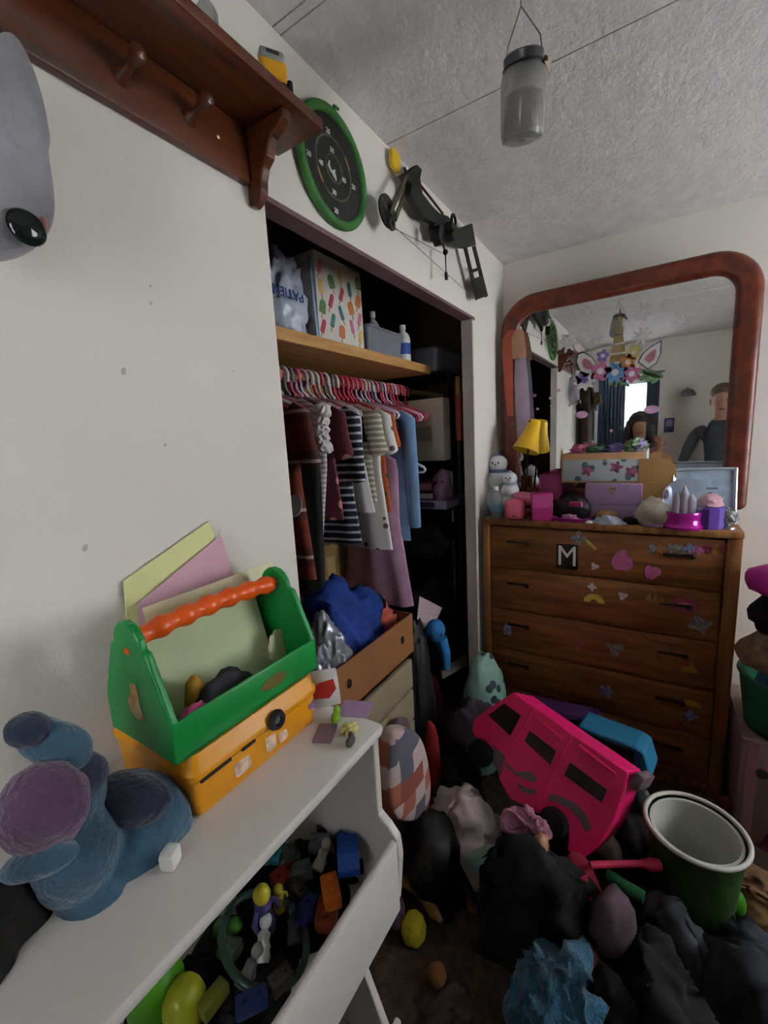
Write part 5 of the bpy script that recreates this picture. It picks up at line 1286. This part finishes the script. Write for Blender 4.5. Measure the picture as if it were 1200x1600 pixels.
u, v_ = cpl(993, 1222); G().box((u, v_, -CW / 2), (.03, .05, CW * .9), bev=.008).done('bumper', M_CG, car_)
for i in range(4):
    u, v_ = cpl(812 + i * 7, 1090 + i * 5); G().box((u, v_, -.03), (.008, .012, .05), bev=.002).done('roof_rack', M_CP, car_)

# purple and blue toys behind it
o = thing('purple_toy_bus', 'dark purple toy bus lying between the pink car and the dresser', 'toy bus', (1.72, .33, .0), (.0, .0, math.radians(97)))
pv = px(868, 1112, X=1.75)
o.location = (1.78, pv.y, pv.z - .10)
G().box((0, 0, .06), (.34, .10, .11), bev=.02).done('shell', mat('bus_purple', '3f2150', .5, var=.15), o)
G().box((0, .051, .075), (.28, .002, .04)).done('window_strip', M_CD, o, smooth=False)
for sx in (-1, 1):
    for sy in (-1, 1): G().lathe([(0, -.01), (.026, -.01), (.026, .01), (0, .01)], 18, T(sx * .11, sy * .045, .02) @ RX(90)).done('wheel', MATS['tyre'], o)
bv_ = px(950, 1170, X=1.66)
o = thing('blue_toy_car', 'blue toy jeep with dark windows against the dresser front', 'toy car', (1.72, bv_.y, bv_.z - .10), (0, 0, math.radians(-100)))
pr = [(-.15, .02), (.15, .02), (.155, .06), (.13, .14), (.10, .15), (-.10, .15), (-.12, .09), (-.155, .08)]
M = Matrix(((1, 0, 0, 0), (0, 0, -1, .06), (0, 1, 0, 0), (0, 0, 0, 1)))
ob_ = G().prism(pr, .12, M).done('shell', mat('jeep_blue', '2f7a9c', .4, var=.08), o, smooth=False); b2 = ob_.modifiers.new('b', 'BEVEL'); b2.width = .006
for y in (.0605, -.0615): G().box((0.005, y, .105), (.19, .003, .055)).done('window', M_CD, o, smooth=False)
for sx in (-1, 1):
    for sy in (-1, 1): G().lathe([(0, -.012), (.032, -.012), (.032, .012), (0, .012)], 20, T(sx * .095, sy * .058, .03) @ RX(90)).done('wheel', MATS['tyre'], o)

# bucket
bk = thing('bucket', 'round plastic bucket, dark green outside and white inside', 'bucket', (1.40, -.14, .05))
BR, BH = .128, .31
G().lathe([(0, 0), (.095, 0), (.1, .004), (BR - .006, BH - .02), (BR - .008, BH - .02), (.094, .008), (0, .006)], 40).done('outer_wall', mat('bucket_green', '33521f', .6, var=.3, scale=9), bk)
G().lathe([(0, .01), (.088, .012), (BR - .012, BH - .015), (BR - .02, BH - .015), (.084, .016), (0, .014)], 40).done('inner_wall', mat('bucket_white', 'b9bbaf', .6, var=.06), bk)
G().tube([(BR * math.cos(a), BR * math.sin(a), BH - .008) for a in [2 * PI * i / 48 for i in range(48)]], .0065, 12, closed=True).done('rim', mat('bucket_rim', 'c9c7bc', .5, var=.05), bk)

# boxes beside the dresser
pbx = thing('pink_chest', 'faded pink toy chest standing beside the dresser', 'chest', (2.03, -.53, 0))
G().box((0, 0, .21), (.40, .47, .42), bev=.008).done('body', mat('chest_pink', '8f7672', .7, var=.12, scale=8), pbx)
G().lathe([(0, 0), (.018, 0), (.018, .008), (0, .01)], 18, T(-.2, .17, .30) @ RY(-90)).done('knob', mat('knob_dark', '3a302e', .5), pbx)
G().box((-.2005, .2, .21), (.002, .03, .40)).done('edge_band', mat('edge_rose', '9c6a70', .7), pbx, smooth=False)
tb = thing('teal_bin', 'teal green round laundry bin on the pink chest', 'bin', (1.955, -.445, .42))
G().lathe([(0, 0), (.125, 0), (.13, .01), (.155, .2), (.162, .205), (.160, .212), (.148, .21), (.122, .02), (0, .015)], 36).done('shell', mat('bin_teal', '22684c', .55, var=.12), tb)
lump('blue_towel', 'bright blue towel stuffed in the teal bin', 'towel', (1.95, -.44, .437), (.112, .112, .235), mat('towel_blue', '3f86b4', .9, var=.25, scale=14, bump=.3), .16, 2.4, 3)
lump('tan_bear', 'tan plush bear sitting on the blue towel', 'plush toy', (1.92, -.41, .66), (.12, .13, .16), mat('bear_tan', '8d765c', .95, var=.25, scale=18, bump=.4), .25, 2, 5)
lump('fuzzy_bag', 'small black fuzzy bag above the tan bear', 'bag', (1.92, -.415, .80), (.10, .115, .16), M_BLKC, .2, 2, 6)
lump('magenta_cushion', 'magenta satin cushion on top of the toy heap', 'cushion', (1.92, -.415, .945), (.12, .14, .11), mat('satin_magenta', 'c02a9a', .35, var=.12), .12, 1.5, 7)

def heap(name, label, cat, x, y, zc, w_, d_, h_, m, seed, rz=0, fold=.03, freq=7, base=0, droop=1.8, n=30):
    """crumpled garment whose middle is seen at photo pixel (x, y) at height zc"""
    q = px(x, y, Z=zc)
    o = cloth(G(), w_, d_, h_, seed, n=max(n, 46), fold=fold * .95, freq=freq * 1.35, droop=droop, amp=.55).done(name, m, None, angle=80)
    o.location = (q.x, q.y, base); o.rotation_euler = (0, 0, math.radians(rz)); return tag(o, label, cat)
def cm(n, c, var=.25, **k): return mat('fl_' + n, c, .92, var=var, scale=12, bump=.25, **k)
M_DK = cm('black', '0f0e0f', .4); M_CH = cm('charcoal', '222323', .35); M_GR = cm('grey', '474b50', .25)
# along the closet
lump('mint_backpack', 'mint backpack with dark star print leaning by the closet jamb', 'backpack', (1.76, .64, 0), (.14, .10, .56), mat('mint_stars', '7fa396', .8, col2='2b3a3a', kind='spots', scale=15), .08, 1.6, 3, sub=5)
o = cloth(G(), .22, .2, .20, 71, n=30, fold=.03, freq=8, droop=2.2).done('grey_hoodie', cm('hoodie', '5a5462', .2), None, angle=80); q_ = px(737, 1108, X=1.60); o.location = (q_.x, q_.y, q_.z - .12); o.rotation_euler = (0, .25, .4); tag(o, 'greyish purple hoodie slumped against the mint backpack', 'hoodie')
pwq = px(633, 1205, Y=.69)
pp_ = [px(x, y, Y=.69) for x, y in ((603, 1142), (618, 1132), (636, 1134), (648, 1146), (656, 1170), (662, 1200), (664, 1235), (660, 1262), (648, 1278), (625, 1282), (604, 1276), (598, 1240), (598, 1190))]
pc_ = sum(pp_, V()) / len(pp_); L = []
for k in range(9):
    t_ = -1 + k / 4; sc_k = .35 + .65 * math.sqrt(max(0, 1 - t_ ** 4)); L.append([(q - pc_) * sc_k + V((0, .05 * t_, 0)) for q in pp_])
o = G().loops(L, cap0=True, cap1=True).done('patchwork_pillow', mat('patchwork', 'a88886', .9, col2='8a4a40', kind='patch', scale=14), None, angle=80)
o.modifiers.new('s', 'SUBSURF').render_levels = 2; o.location = pc_; tag(o, 'patchwork pillow with pale pink and rust patches standing upright', 'pillow')
lump('floral_bundle', 'dark floral bundle behind the patchwork pillow', 'bundle', (1.20, .765, 0), (.12, .03, .55), mat('dark_floral', '5a4a52', .9, col2='8a5a44', kind='spots', scale=18), .1, 2, 6)
rq = px(678, 1165, Y=.70)
lump('red_bag', 'narrow red cloth bag standing by the black garment bag', 'bag', (1.40, .735, 0), (.035, .035, .42), cm('red', '8f1f22', .2), .15, 2, 7)
heap('dark_trousers', 'dark brown trousers heaped under the pink toy car nose', 'trousers', 712, 1180, .22, .34, .26, .24, cm('brownblack', '241a17', .4), 72, 20)
heap('white_shirt', 'white and pale pink shirt crumpled below the pink toy car', 'shirt', 722, 1240, .24, .28, .30, .30, cm('pinkwhite', 'c8b8b4', .2), 73, 40, .05, 6)
heap('grey_sock', 'small grey sock beside the patchwork pillow', 'sock', 672, 1262, .16, .12, .10, .16, cm('sockgrey', '5f6a6a', .2), 74, 0, .015, 12)
bp_ = px(675, 1312, Z=.16)
bpk = thing('black_backpack', 'black backpack lying beside the white storage unit', 'backpack', (bp_.x, bp_.y, 0), (0, 0, math.radians(35)))
blob(G(), (.13, .10, .24), .1, 1.7, 3, 4).done('pack', mat('nylon_black', '09090b', .55, var=.3, bump=.2), bpk)
G().tube([(-.1, -.06, .18), (-.13, -.1, .10), (-.11, -.12, .02)], .012, 10).done('strap', M_BLACK, bpk)
blob(G(), (.07, .05, .12), .1, 2, 5, 3, M=T(.02, -.085, .02)).done('pocket', mat('nylon_black', '09090b', .55), bpk)
lump('grey_slipper', 'grey slipper between the black backpack and the mint bowl', 'slipper', tuple(px(735, 1318, Z=.10).xy) + (.06,), (.06, .035, .06), cm('slipper', '6f736f', .15), .15, 2, 9, rz=.6)
bw_ = px(762, 1352, Z=.16)
mbw = thing('mint_bowl', 'tipped mint green bowl with an orange stain', 'bowl', (bw_.x, bw_.y, .14), (-.55, .4, 0))
G().lathe([(0, 0), (.03, 0), (.05, .022), (.06, .05), (.057, .05), (.046, .024), (.028, .006), (0, .005)], 32).done('bowl_shell', mat('bowl_mint', '8fb0a2', .4, var=.1), mbw)
G().lathe([(0, .0055), (.028, .0068), (.042, .0215), (.0, .02)], 24).done('leftovers', mat('stain', '8a6a4a', .7, var=.4), mbw)
lump('mint_bottle_cap', 'tiny mint bottle cap beside the mint bowl', 'cap', tuple(px(720, 1340, Z=.08).xy) + (.06,), (.016, .016, .02), MATS['bowl_mint'], .03, 2, 3)
# big black coat in the middle
heap('black_coat', 'big black coat heaped in the middle of the floor', 'coat', 840, 1392, .18, .235, .40, .38, M_DK, 75, 18, .04, 6, droop=2.6, n=44)
heap('black_jumper', 'black jumper slung below the rear wheel of the pink car', 'jumper', 850, 1320, .18, .26, .26, .26, cm('black2', '0c0b0d', .4), 76, 60, .03, 6, droop=2.2)
heap('pink_tissue', 'pale pink tissue paper under the pink toy car', 'tissue', 815, 1282, .30, .10, .16, .05, cm('tissue', 'b0748a', .3), 77, 20, .02, 14, base=.28)
lump('red_doll', 'tiny red and tan doll by the rear wheel of the pink car', 'doll', tuple(px(845, 1315, Z=.33).xy) + (.30,), (.03, .022, .05), mat('doll_red', 'a83a3a', .7, col2='b08a6a', scale=30), .25, 3, 4)
# carpet side
b_ = px(646, 1440, Z=.06)
o = blob(G(), (.04, .038, .085), .1, 2.4, 3, 4).done('yellow_ball', mat('ball_yellow', 'b5a51a', .7, var=.1, bump=.3), None); o.location = (b_.x, b_.y, 0); tag(o, 'yellow soft ball on the carpet beside the white unit', 'ball')
g = G(); P = [px(x, y, Z=.04) for x, y in ((606, 1378), (630, 1376), (652, 1388), (668, 1405), (678, 1425), (690, 1440))]; o0 = P[0].copy(); o0.z = 0
g.tube([p - o0 for p in P], [.014, .018, .02, .021, .018, .008], 12); o = g.done('tan_doll_arm', mat('doll_skin', '9c7a4a', .6, var=.2), None); o.location = o0; tag(o, 'tan curved doll arm lying on the carpet above the yellow ball', 'doll arm')
lump('lilac_block', 'dusty lilac soft block against the unit near the yellow ball', 'block', tuple(px(618, 1410, Z=.08).xy) + (0,), (.03, .03, .11), cm('lilacblock', '7a5f74', .2), .08, 2, 3)
lump('orange_toy', 'dull orange toy cap on the carpet by the black coat', 'toy', tuple(px(740, 1402, Z=.04).xy) + (0,), (.028, .024, .05), cm('orangecap', '7a5020', .25), .1, 2, 4)
lump('amber_ball', 'dark amber ball on the carpet beside the black coat', 'ball', tuple(px(682, 1520, Z=.03).xy) + (0,), (.03, .028, .05), cm('amber', '70491a', .2), .08, 2, 5)
heap('brown_rug_towel', 'flat brown towel on the carpet below the amber ball', 'towel', 700, 1580, .02, .2, .16, .02, cm('browntowel', '3a2a24', .3), 78, 10, .015, 9)
# right of the coat
heap('blue_fuzzy_blanket', 'fuzzy sky blue blanket crumpled on the floor', 'blanket', 875, 1540, .12, .24, .25, .20, mat('fuzzy_blue', '2f6480', .95, var=.35, scale=14, bump=.8, bscale=150, sheen=.3), 79, 10, .04, 8, droop=2.2)
heap('maroon_shirt', 'dark maroon shirt beside the blue fuzzy blanket', 'shirt', 922, 1492, .12, .16, .16, .18, cm('maroon', '4a1814', .3), 80, 0)
rb = px(912, 1385, Z=.22)
lump('crimson_bag', 'crimson drawstring bag behind the mauve plush', 'bag', (rb.x + .03, rb.y + .02, 0), (.085, .07, .27), cm('crimson', '8a1a34', .15), .12, 2, 4)
P = [px(x, y, Z=.27) for x, y in ((922, 1352), (960, 1350), (1000, 1350), (1018, 1351), (1032, 1352))]; o0 = P[2].copy()
g = G().tube([p - o0 for p in P], [.01, .0095, .01, .017, .014], 12); o = g.done('pink_wand', mat('wand_pink', 'bf2a52', .5, var=.1), None); o.location = o0; tag(o, 'crimson pink plastic wand with a knob end on the heap', 'wand')
P = [px(x, y, Z=.22) for x, y in ((948, 1366), (975, 1383), (1006, 1402))]; o0 = P[1].copy()
o = G().tube([p - o0 for p in P], .016, 12).done('green_tube', mat('tube_green', '1f6a3c', .5, var=.15), None); o.location = o0; tag(o, 'green plastic tube lying under the pink wand', 'tube')
mp_ = px(958, 1410, Z=.24)
lump('mauve_plush', 'dusty mauve plush rabbit in the middle of the heap', 'plush toy', (mp_.x, mp_.y, .10), (.075, .055, .17), cm('mauve', '5f4c54', .3), .2, 1.8, 11, rz=-.5)
heap('amber_shirt', 'amber and brown patterned shirt beside the mauve plush', 'shirt', 935, 1450, .16, .20, .16, .20, mat('amber_print', '6a4a16', .9, col2='2f1c10', scale=9), 81, 30)
heap('grey_towel', 'slate grey towel draped beside the green tube', 'towel', 1040, 1420, .16, .14, .30, .22, M_GR, 82, -35, .03, 8, droop=2.2)
lump('green_cup', 'small green cup beside the slate grey towel', 'cup', tuple(px(1062, 1432, Z=.16).xy) + (.10,), (.03, .025, .06), MATS['tube_green'], .08, 2, 3)
heap('black_leggings', 'black leggings heaped between the towel and the amber shirt', 'leggings', 985, 1490, .12, .24, .22, .20, M_DK, 83, 10)
heap('charcoal_jeans', 'charcoal jeans spread at the near side of the heap', 'jeans', 1040, 1560, .10, .34, .24, .18, M_CH, 84, 15, .04, 6)
heap('slate_jacket', 'slate jacket with a pale collar near the lime ball', 'jacket', 1165, 1500, .14, .26, .26, .24, cm('slate', '3a3f45', .35), 85, -20, .045, 6, droop=2.2)
heap('navy_skirt', 'navy skirt between the bucket and the slate jacket', 'skirt', 1160, 1445, .10, .18, .16, .14, cm('navy', '141c33', .25), 86, 0)
lump('lime_ball', 'bright lime green ball beside the bucket', 'ball', tuple(px(1146, 1404, Z=.10).xy) + (.06,), (.032, .032, .075), mat('ball_lime', '3f8a12', .5, var=.1), .05, 2, 3)
heap('peach_scarf', 'peach and tan scarf right of the bucket', 'scarf', 1190, 1385, .08, .18, .22, .16, mat('peach_scarf', '7a5a44', .9, col2='5f4a20', scale=8), 87, 0)
heap('pink_jumper', 'dark pink jumper between the bucket and the pink chest', 'jumper', 1180, 1270, .06, .2, .26, .10, cm('rosejumper', '6a2a3c', .3), 88, 0)
lump('white_sneaker', 'white sneaker wedged behind the pink toy car', 'shoe', tuple(px(945, 1302, Z=.22).xy) + (.14,), (.06, .03, .09), cm('sneaker', '9a948c', .1), .12, 2, 5, rz=1.0)
lump('grey_sneaker', 'grey sneaker between the bucket and the blue toy jeep', 'shoe', tuple(px(1003, 1236, Z=.24).xy) + (.16,), (.05, .032, .09), cm('sneaker2', '4f5454', .2), .15, 2, 6, rz=.4)
heap('dark_blanket', 'dark brown blanket under the toy cars by the dresser', 'blanket', 960, 1280, .10, .30, .62, .20, cm('darkblanket', '1f1714', .4), 89, 5, .03, 5, droop=3)
heap('dark_sweater', 'very dark sweater between the bucket and the pink wand', 'sweater', 1030, 1345, .10, .2, .22, .16, cm('darksweater', '17140f', .4), 90, 0)
heap('black_dress', 'black dress lying between the blue blanket and the jeans', 'dress', 955, 1575, .06, .2, .2, .14, M_DK, 91, 0)
heap('olive_cloth', 'olive grey cloth on the carpet between backpack and coat', 'cloth', 690, 1375, .03, .18, .22, .04, cm('olive', '25231f', .35), 92, 0, .015, 9)

# more of the heap beside the bucket
def heap_at(name, label, cat, x, y, w_, d_, h_, m, seed, rz=0):
    o = cloth(G(), w_, d_, h_, seed, n=40, fold=.03, freq=9, amp=.5).done(name, m, None, angle=80)
    o.location = (x, y, 0); o.rotation_euler = (0, 0, math.radians(rz)); return tag(o, label, cat)
heap_at('cream_towel', 'cream towel heaped in front of the pink chest', 'towel', 1.55, -.62, .30, .26, .14, cm('cream', '8d8474', .2), 101, 20)
heap_at('teal_shirt', 'dark teal shirt on the carpet beside the peach scarf', 'shirt', 1.30, -.58, .26, .22, .12, cm('tealshirt', '1f4448', .3), 102, 50)
heap_at('plum_skirt', 'plum skirt crumpled under the window', 'skirt', 1.45, -1.0, .30, .26, .13, cm('plumskirt', '43243a', .3), 103, 0)
heap_at('brown_trousers', 'brown trousers crumpled in front of the slate jacket', 'trousers', 1.02, -.42, .30, .26, .13, cm('browntrousers', '2c211b', .35), 104, 30)
# smudges on the closet wall
for x, y, r in ((193, 580, .004), (258, 695, .002), (235, 447, .002), (236, 474, .002), (133, 856, .004), (365, 580, .0015)):
    q = px(x, y, Y=YL)
    G().prism(circ(r, 9, ry=r * 1.6), .0004, frame((q.x, YL, q.z), (1, 0, -.4), (.4, 0, 1))).done('smudge', mat('smudge_grey', 'b5ada4', .9), wl, smooth=False)
# ------------------------------------------------------------------ rear of the room, seen in the mirror
M_CURT = mat('curtain_blue', '5f6b80', .9, var=.15, scale=6)
def curtain(label, y0, y1, X=XR + .03):
    L = []; n = 40
    o0 = V((X, (y0 + y1) / 2, .90))
    for i in range(n + 1):
        y = y0 + (y1 - y0) * i / n; a = .012 * math.sin(i * 1.3)
        L.append([V((a, y - o0.y, 0)), V((a, y - o0.y, 1.20)), V((a + .004, y - o0.y, 1.20)), V((a + .004, y - o0.y, 0))])
    o = G().loops(L, cap0=True, cap1=True).done('curtain', M_CURT, None, angle=80); o.location = o0; return tag(o, label, 'curtain')
curtain('blue grey curtain panel on the closet side of the rear window', .33, .60)
curtain('blue grey curtain panel on the far side of the rear window', .02, .14)
o = G().tube([(XR + .03, -.02, 2.11), (XR + .03, .66, 2.11)], .009, 12).done('curtain_rod', M_STEEL, None); tag(o, 'thin steel curtain rod over the rear window', 'curtain rod')
wl_ = thing('wall_lamp', 'chrome dome wall lamp on the rear wall', 'lamp', (XR, -.22, 1.88))
G().lathe([(0, 0), (.03, 0), (.03, .012), (0, .014)], 20, RY(90)).done('wall_plate', M_STEEL, wl_)
G().tube([(.01, 0, 0), (.08, 0, .03), (.12, 0, .01)], .007, 10).done('arm', M_BLACKM, wl_)
G().lathe([(.075, -.05), (.06, -.01), (.035, .015), (0, .022), (0, .016), (.03, .01), (.056, -.012), (.072, -.05), (.075, -.05)], 28, T(.12, 0, 0), cap=False).done('dome', mat('chrome', '8a8a8a', .12, metal=1, var=.02), wl_)
pn = thing('wall_picture', 'small blue framed picture on the rear wall', 'picture', (XR, -.08, 1.55))
G().box((.008, 0, 0), (.016, .09, .15), bev=.003).done('frame', mat('pic_navy', '343a62', .5), pn)
G().box((.0165, 0, .02), (.001, .06, .07)).done('image', mat('pic_lilac', '8a8aa8', .5, var=.3, scale=30), pn, smooth=False)

# ------------------------------------------------------------------ two people standing behind the camera, seen in the mirror
def person(name, label, loc, h, yaw, tops, arms, skin, shirt, trousers, hairm, long_hair):
    t = thing(name, label, 'person', loc, (0, 0, yaw))
    s = h / 1.75
    ed = []; vs = []; rd = []
    def add(p, r, par=None):
        vs.append(V(p) * s); rd.append((r[0] * s, r[1] * s) if hasattr(r, '__len__') else (r * s, r * s))
        if par is not None: ed.append((par, len(vs) - 1))
        return len(vs) - 1
    pel = add((0, 0, .95), (.15, .115))
    bel = add((0, 0, 1.08), (.135, .10), pel); che = add((0, 0, 1.27), (.165, .115), bel); sh_ = add((0, 0, 1.40), (.12, .085), che)
    nk = add((.005, 0, 1.48), .055, sh_); nk2 = add((.015, 0, 1.53), .054, nk); hd1 = add((.02, 0, 1.59), (.072, .085), nk2); hd2 = add((.015, 0, 1.66), (.078, .094), hd1); hd3 = add((.01, 0, 1.725), (.052, .065), hd2)
    for sd in (-1, 1):
        hp = add((0, sd * .095, .90), .095, pel); kn = add((.015, sd * .105, .50), .058, hp); an = add((-.01, sd * .11, .09), .042, kn); ft = add((.05, sd * .115, .04), .042, an); toe = add((.16, sd * .125, .03), .034, ft)
        A = arms[sd]
        cl = add((0, sd * .095, 1.395), .07, sh_); so = add((0, sd * .175, 1.375), .058, cl); el = add(A[0], .043, so); wr = add(A[1], .03, el)
        d = (V(A[2]) - V(A[1])); pm = add(V(A[1]) + d * .5, (.042, .022), wr); kn_ = add(A[2], (.040, .018), pm)
        d.normalize(); side = V(A[3]).normalized(); curl = V(A[4]).normalized()
        for k, (o_, ln) in enumerate(((-.03, .07), (-.01, .078), (.01, .074), (.028, .058))):
            b0 = add(V(A[2]) + side * o_ + d * .008, .010, kn_); b1 = add(V(A[2]) + side * o_ + d * (ln * .5) + curl * .008, .0095, b0); add(V(A[2]) + side * o_ * 1.05 + d * (ln * .85) + curl * .028, .008, b1)
        th0 = add(V(A[1]) + (V(A[2]) - V(A[1])) * .35 - side * .035, .012, pm); th1 = add(V(A[1]) + (V(A[2]) - V(A[1])) * .7 - side * .062, .0105, th0); add(V(A[2]) - side * .066 + curl * .012, .009, th1)
    me = bpy.data.meshes.new('body'); me.from_pydata([tuple(v) for v in vs], ed, []); me.update()
    o = bpy.data.objects.new('body', me); C.objects.link(o)
    sk = o.modifiers.new('skin', 'SKIN'); sk.use_smooth_shade = True
    for i, v in enumerate(me.skin_vertices[0].data): v.radius = rd[i]; v.use_root = (i == 0)
    ss = o.modifiers.new('sub', 'SUBSURF'); ss.levels = 2; ss.render_levels = 2
    bpy.context.view_layer.update()
    m2 = bpy.data.meshes.new_from_object(o.evaluated_get(bpy.context.evaluated_depsgraph_get()))
    bpy.data.objects.remove(o)
    bmn = bmesh.new(); bmn.from_mesh(m2); bmesh.ops.holes_fill(bmn, edges=[e for e in bmn.edges if e.is_boundary], sides=0); bmesh.ops.recalc_face_normals(bmn, faces=bmn.faces[:]); bmn.to_mesh(m2); bmn.free()
    b = link('body', m2, None, t, angle=180)
    for m in (skin, shirt, trousers, M_BLACK): m2.materials.append(m)
    tip = {sd: V(arms[sd][1]) * s for sd in (-1, 1)}
    for p in m2.polygons:
        c = p.center; z = c.z / s
        i = 2
        if z > 1.475 and abs(c.y) < .12 * s: i = 0
        elif z > .93 or abs(c.y) > .19 * s or c.x > .2 * s: i = 1
        if min((c - tip[sd]).length for sd in tip) < .05 * s or any((c - V(arms[sd][2]) * s).length < .11 * s for sd in tip): i = 0
        if z < .085: i = 3
        p.material_index = i
    # face
    for sd in (-1, 1):
        G().ell(V((.094, sd * .032, 1.645)) * s, (.010 * s, .013 * s, .008 * s), seg=10, rings=8).done('eye', mat('eye_white', 'd0ccc8', .3), t)
        G().ell(V((.100, sd * .032, 1.645)) * s, (.006 * s, .006 * s, .006 * s), seg=10, rings=8).done('iris', mat('iris', '2a1c14', .3), t)
        G().ell(V((.0, sd * .082, 1.635)) * s, (.018 * s, .008 * s, .03 * s), seg=10, rings=8).done('ear', skin, t)
    G().tube([V((.095, 0, 1.65)) * s, V((.112, 0, 1.62)) * s, V((.116, 0, 1.605)) * s, V((.095, 0, 1.597)) * s], [.007 * s, .011 * s, .014 * s, .008 * s], 10).done('nose', skin, t)
    G().ell(V((.088, 0, 1.567)) * s, (.010 * s, .026 * s, .007 * s), seg=12, rings=8).done('mouth', mat('lips', '8a4a48', .5), t)
    g = G()
    if long_hair:
        blob(g, (.105 * s, .105 * s, .10 * s), .1, 3, 3, 4, M=T(-.02 * s, 0, 1.70 * s), flat=False)
        for sd in (-1, 1): g.tube([V((-.01, sd * .085, 1.70)) * s, V((-.01, sd * .11, 1.58)) * s, V((.01, sd * .115, 1.46)) * s, V((.03, sd * .105, 1.34)) * s], [.04 * s, .042 * s, .04 * s, .015 * s], 12)
        g.tube([V((-.07, 0, 1.72)) * s, V((-.10, 0, 1.58)) * s, V((-.11, 0, 1.42)) * s, V((-.12, 0, 1.32)) * s], [.07 * s, .085 * s, .08 * s, .03 * s], 14)
    else:
        blob(g, (.092 * s, .088 * s, .075 * s), .06, 3, 4, 4, M=T(-.018 * s, 0, 1.715 * s), flat=False)
    g.done('hair', hairm, t)
    return t
SK1 = mat('skin_a', 'a8785f', .6, var=.06); SK2 = mat('skin_b', 'b07f6c', .6, var=.06)
def pos(dx, dy, z): return (dx, dy, z)
person('person', 'person with long dark hair in a pink top holding up a phone', (-.36, .17, 0), 1.66, -.1, None,
       {-1: ((.10, -.24, 1.16), (.24, -.16, 1.40), (.27, -.145, 1.48), (0, 1, 0), (0, 1, 0)), 1: ((.08, .26, 1.16), (.23, .02, 1.38), (.26, -.005, 1.46), (0, -1, 0), (0, -1, 0))},
       SK1, mat('top_pink', '8f5868', .9, var=.1), mat('jeans_dark', '22283a', .9), mat('hair_dark', '2a1a12', .6, var=.3, scale=20), True)
phn = thing('phone', 'black phone held up in both hands', 'phone', (-.085, .075, 1.42), (0, 0, -.1))
G().box((0, 0, .07), (.009, .072, .15), bev=.004).done('phone_body', M_BLACK, phn)
person('person', 'person in a grey t-shirt with short light hair standing beside the phone holder', (-.36, -.47, 0), 1.86, .12, None,
       {-1: ((-.02, -.27, 1.10), (.06, -.27, .86), (.09, -.265, .78), (1, 0, 0), (0, 1, 0)), 1: ((-.02, .27, 1.10), (.06, .27, .86), (.09, .265, .78), (-1, 0, 0), (0, -1, 0))},
       SK2, mat('shirt_grey', '43464a', .9, var=.12), mat('jeans_dark', '22283a', .9), mat('hair_light', '6f5c46', .6, var=.2, scale=30), False)
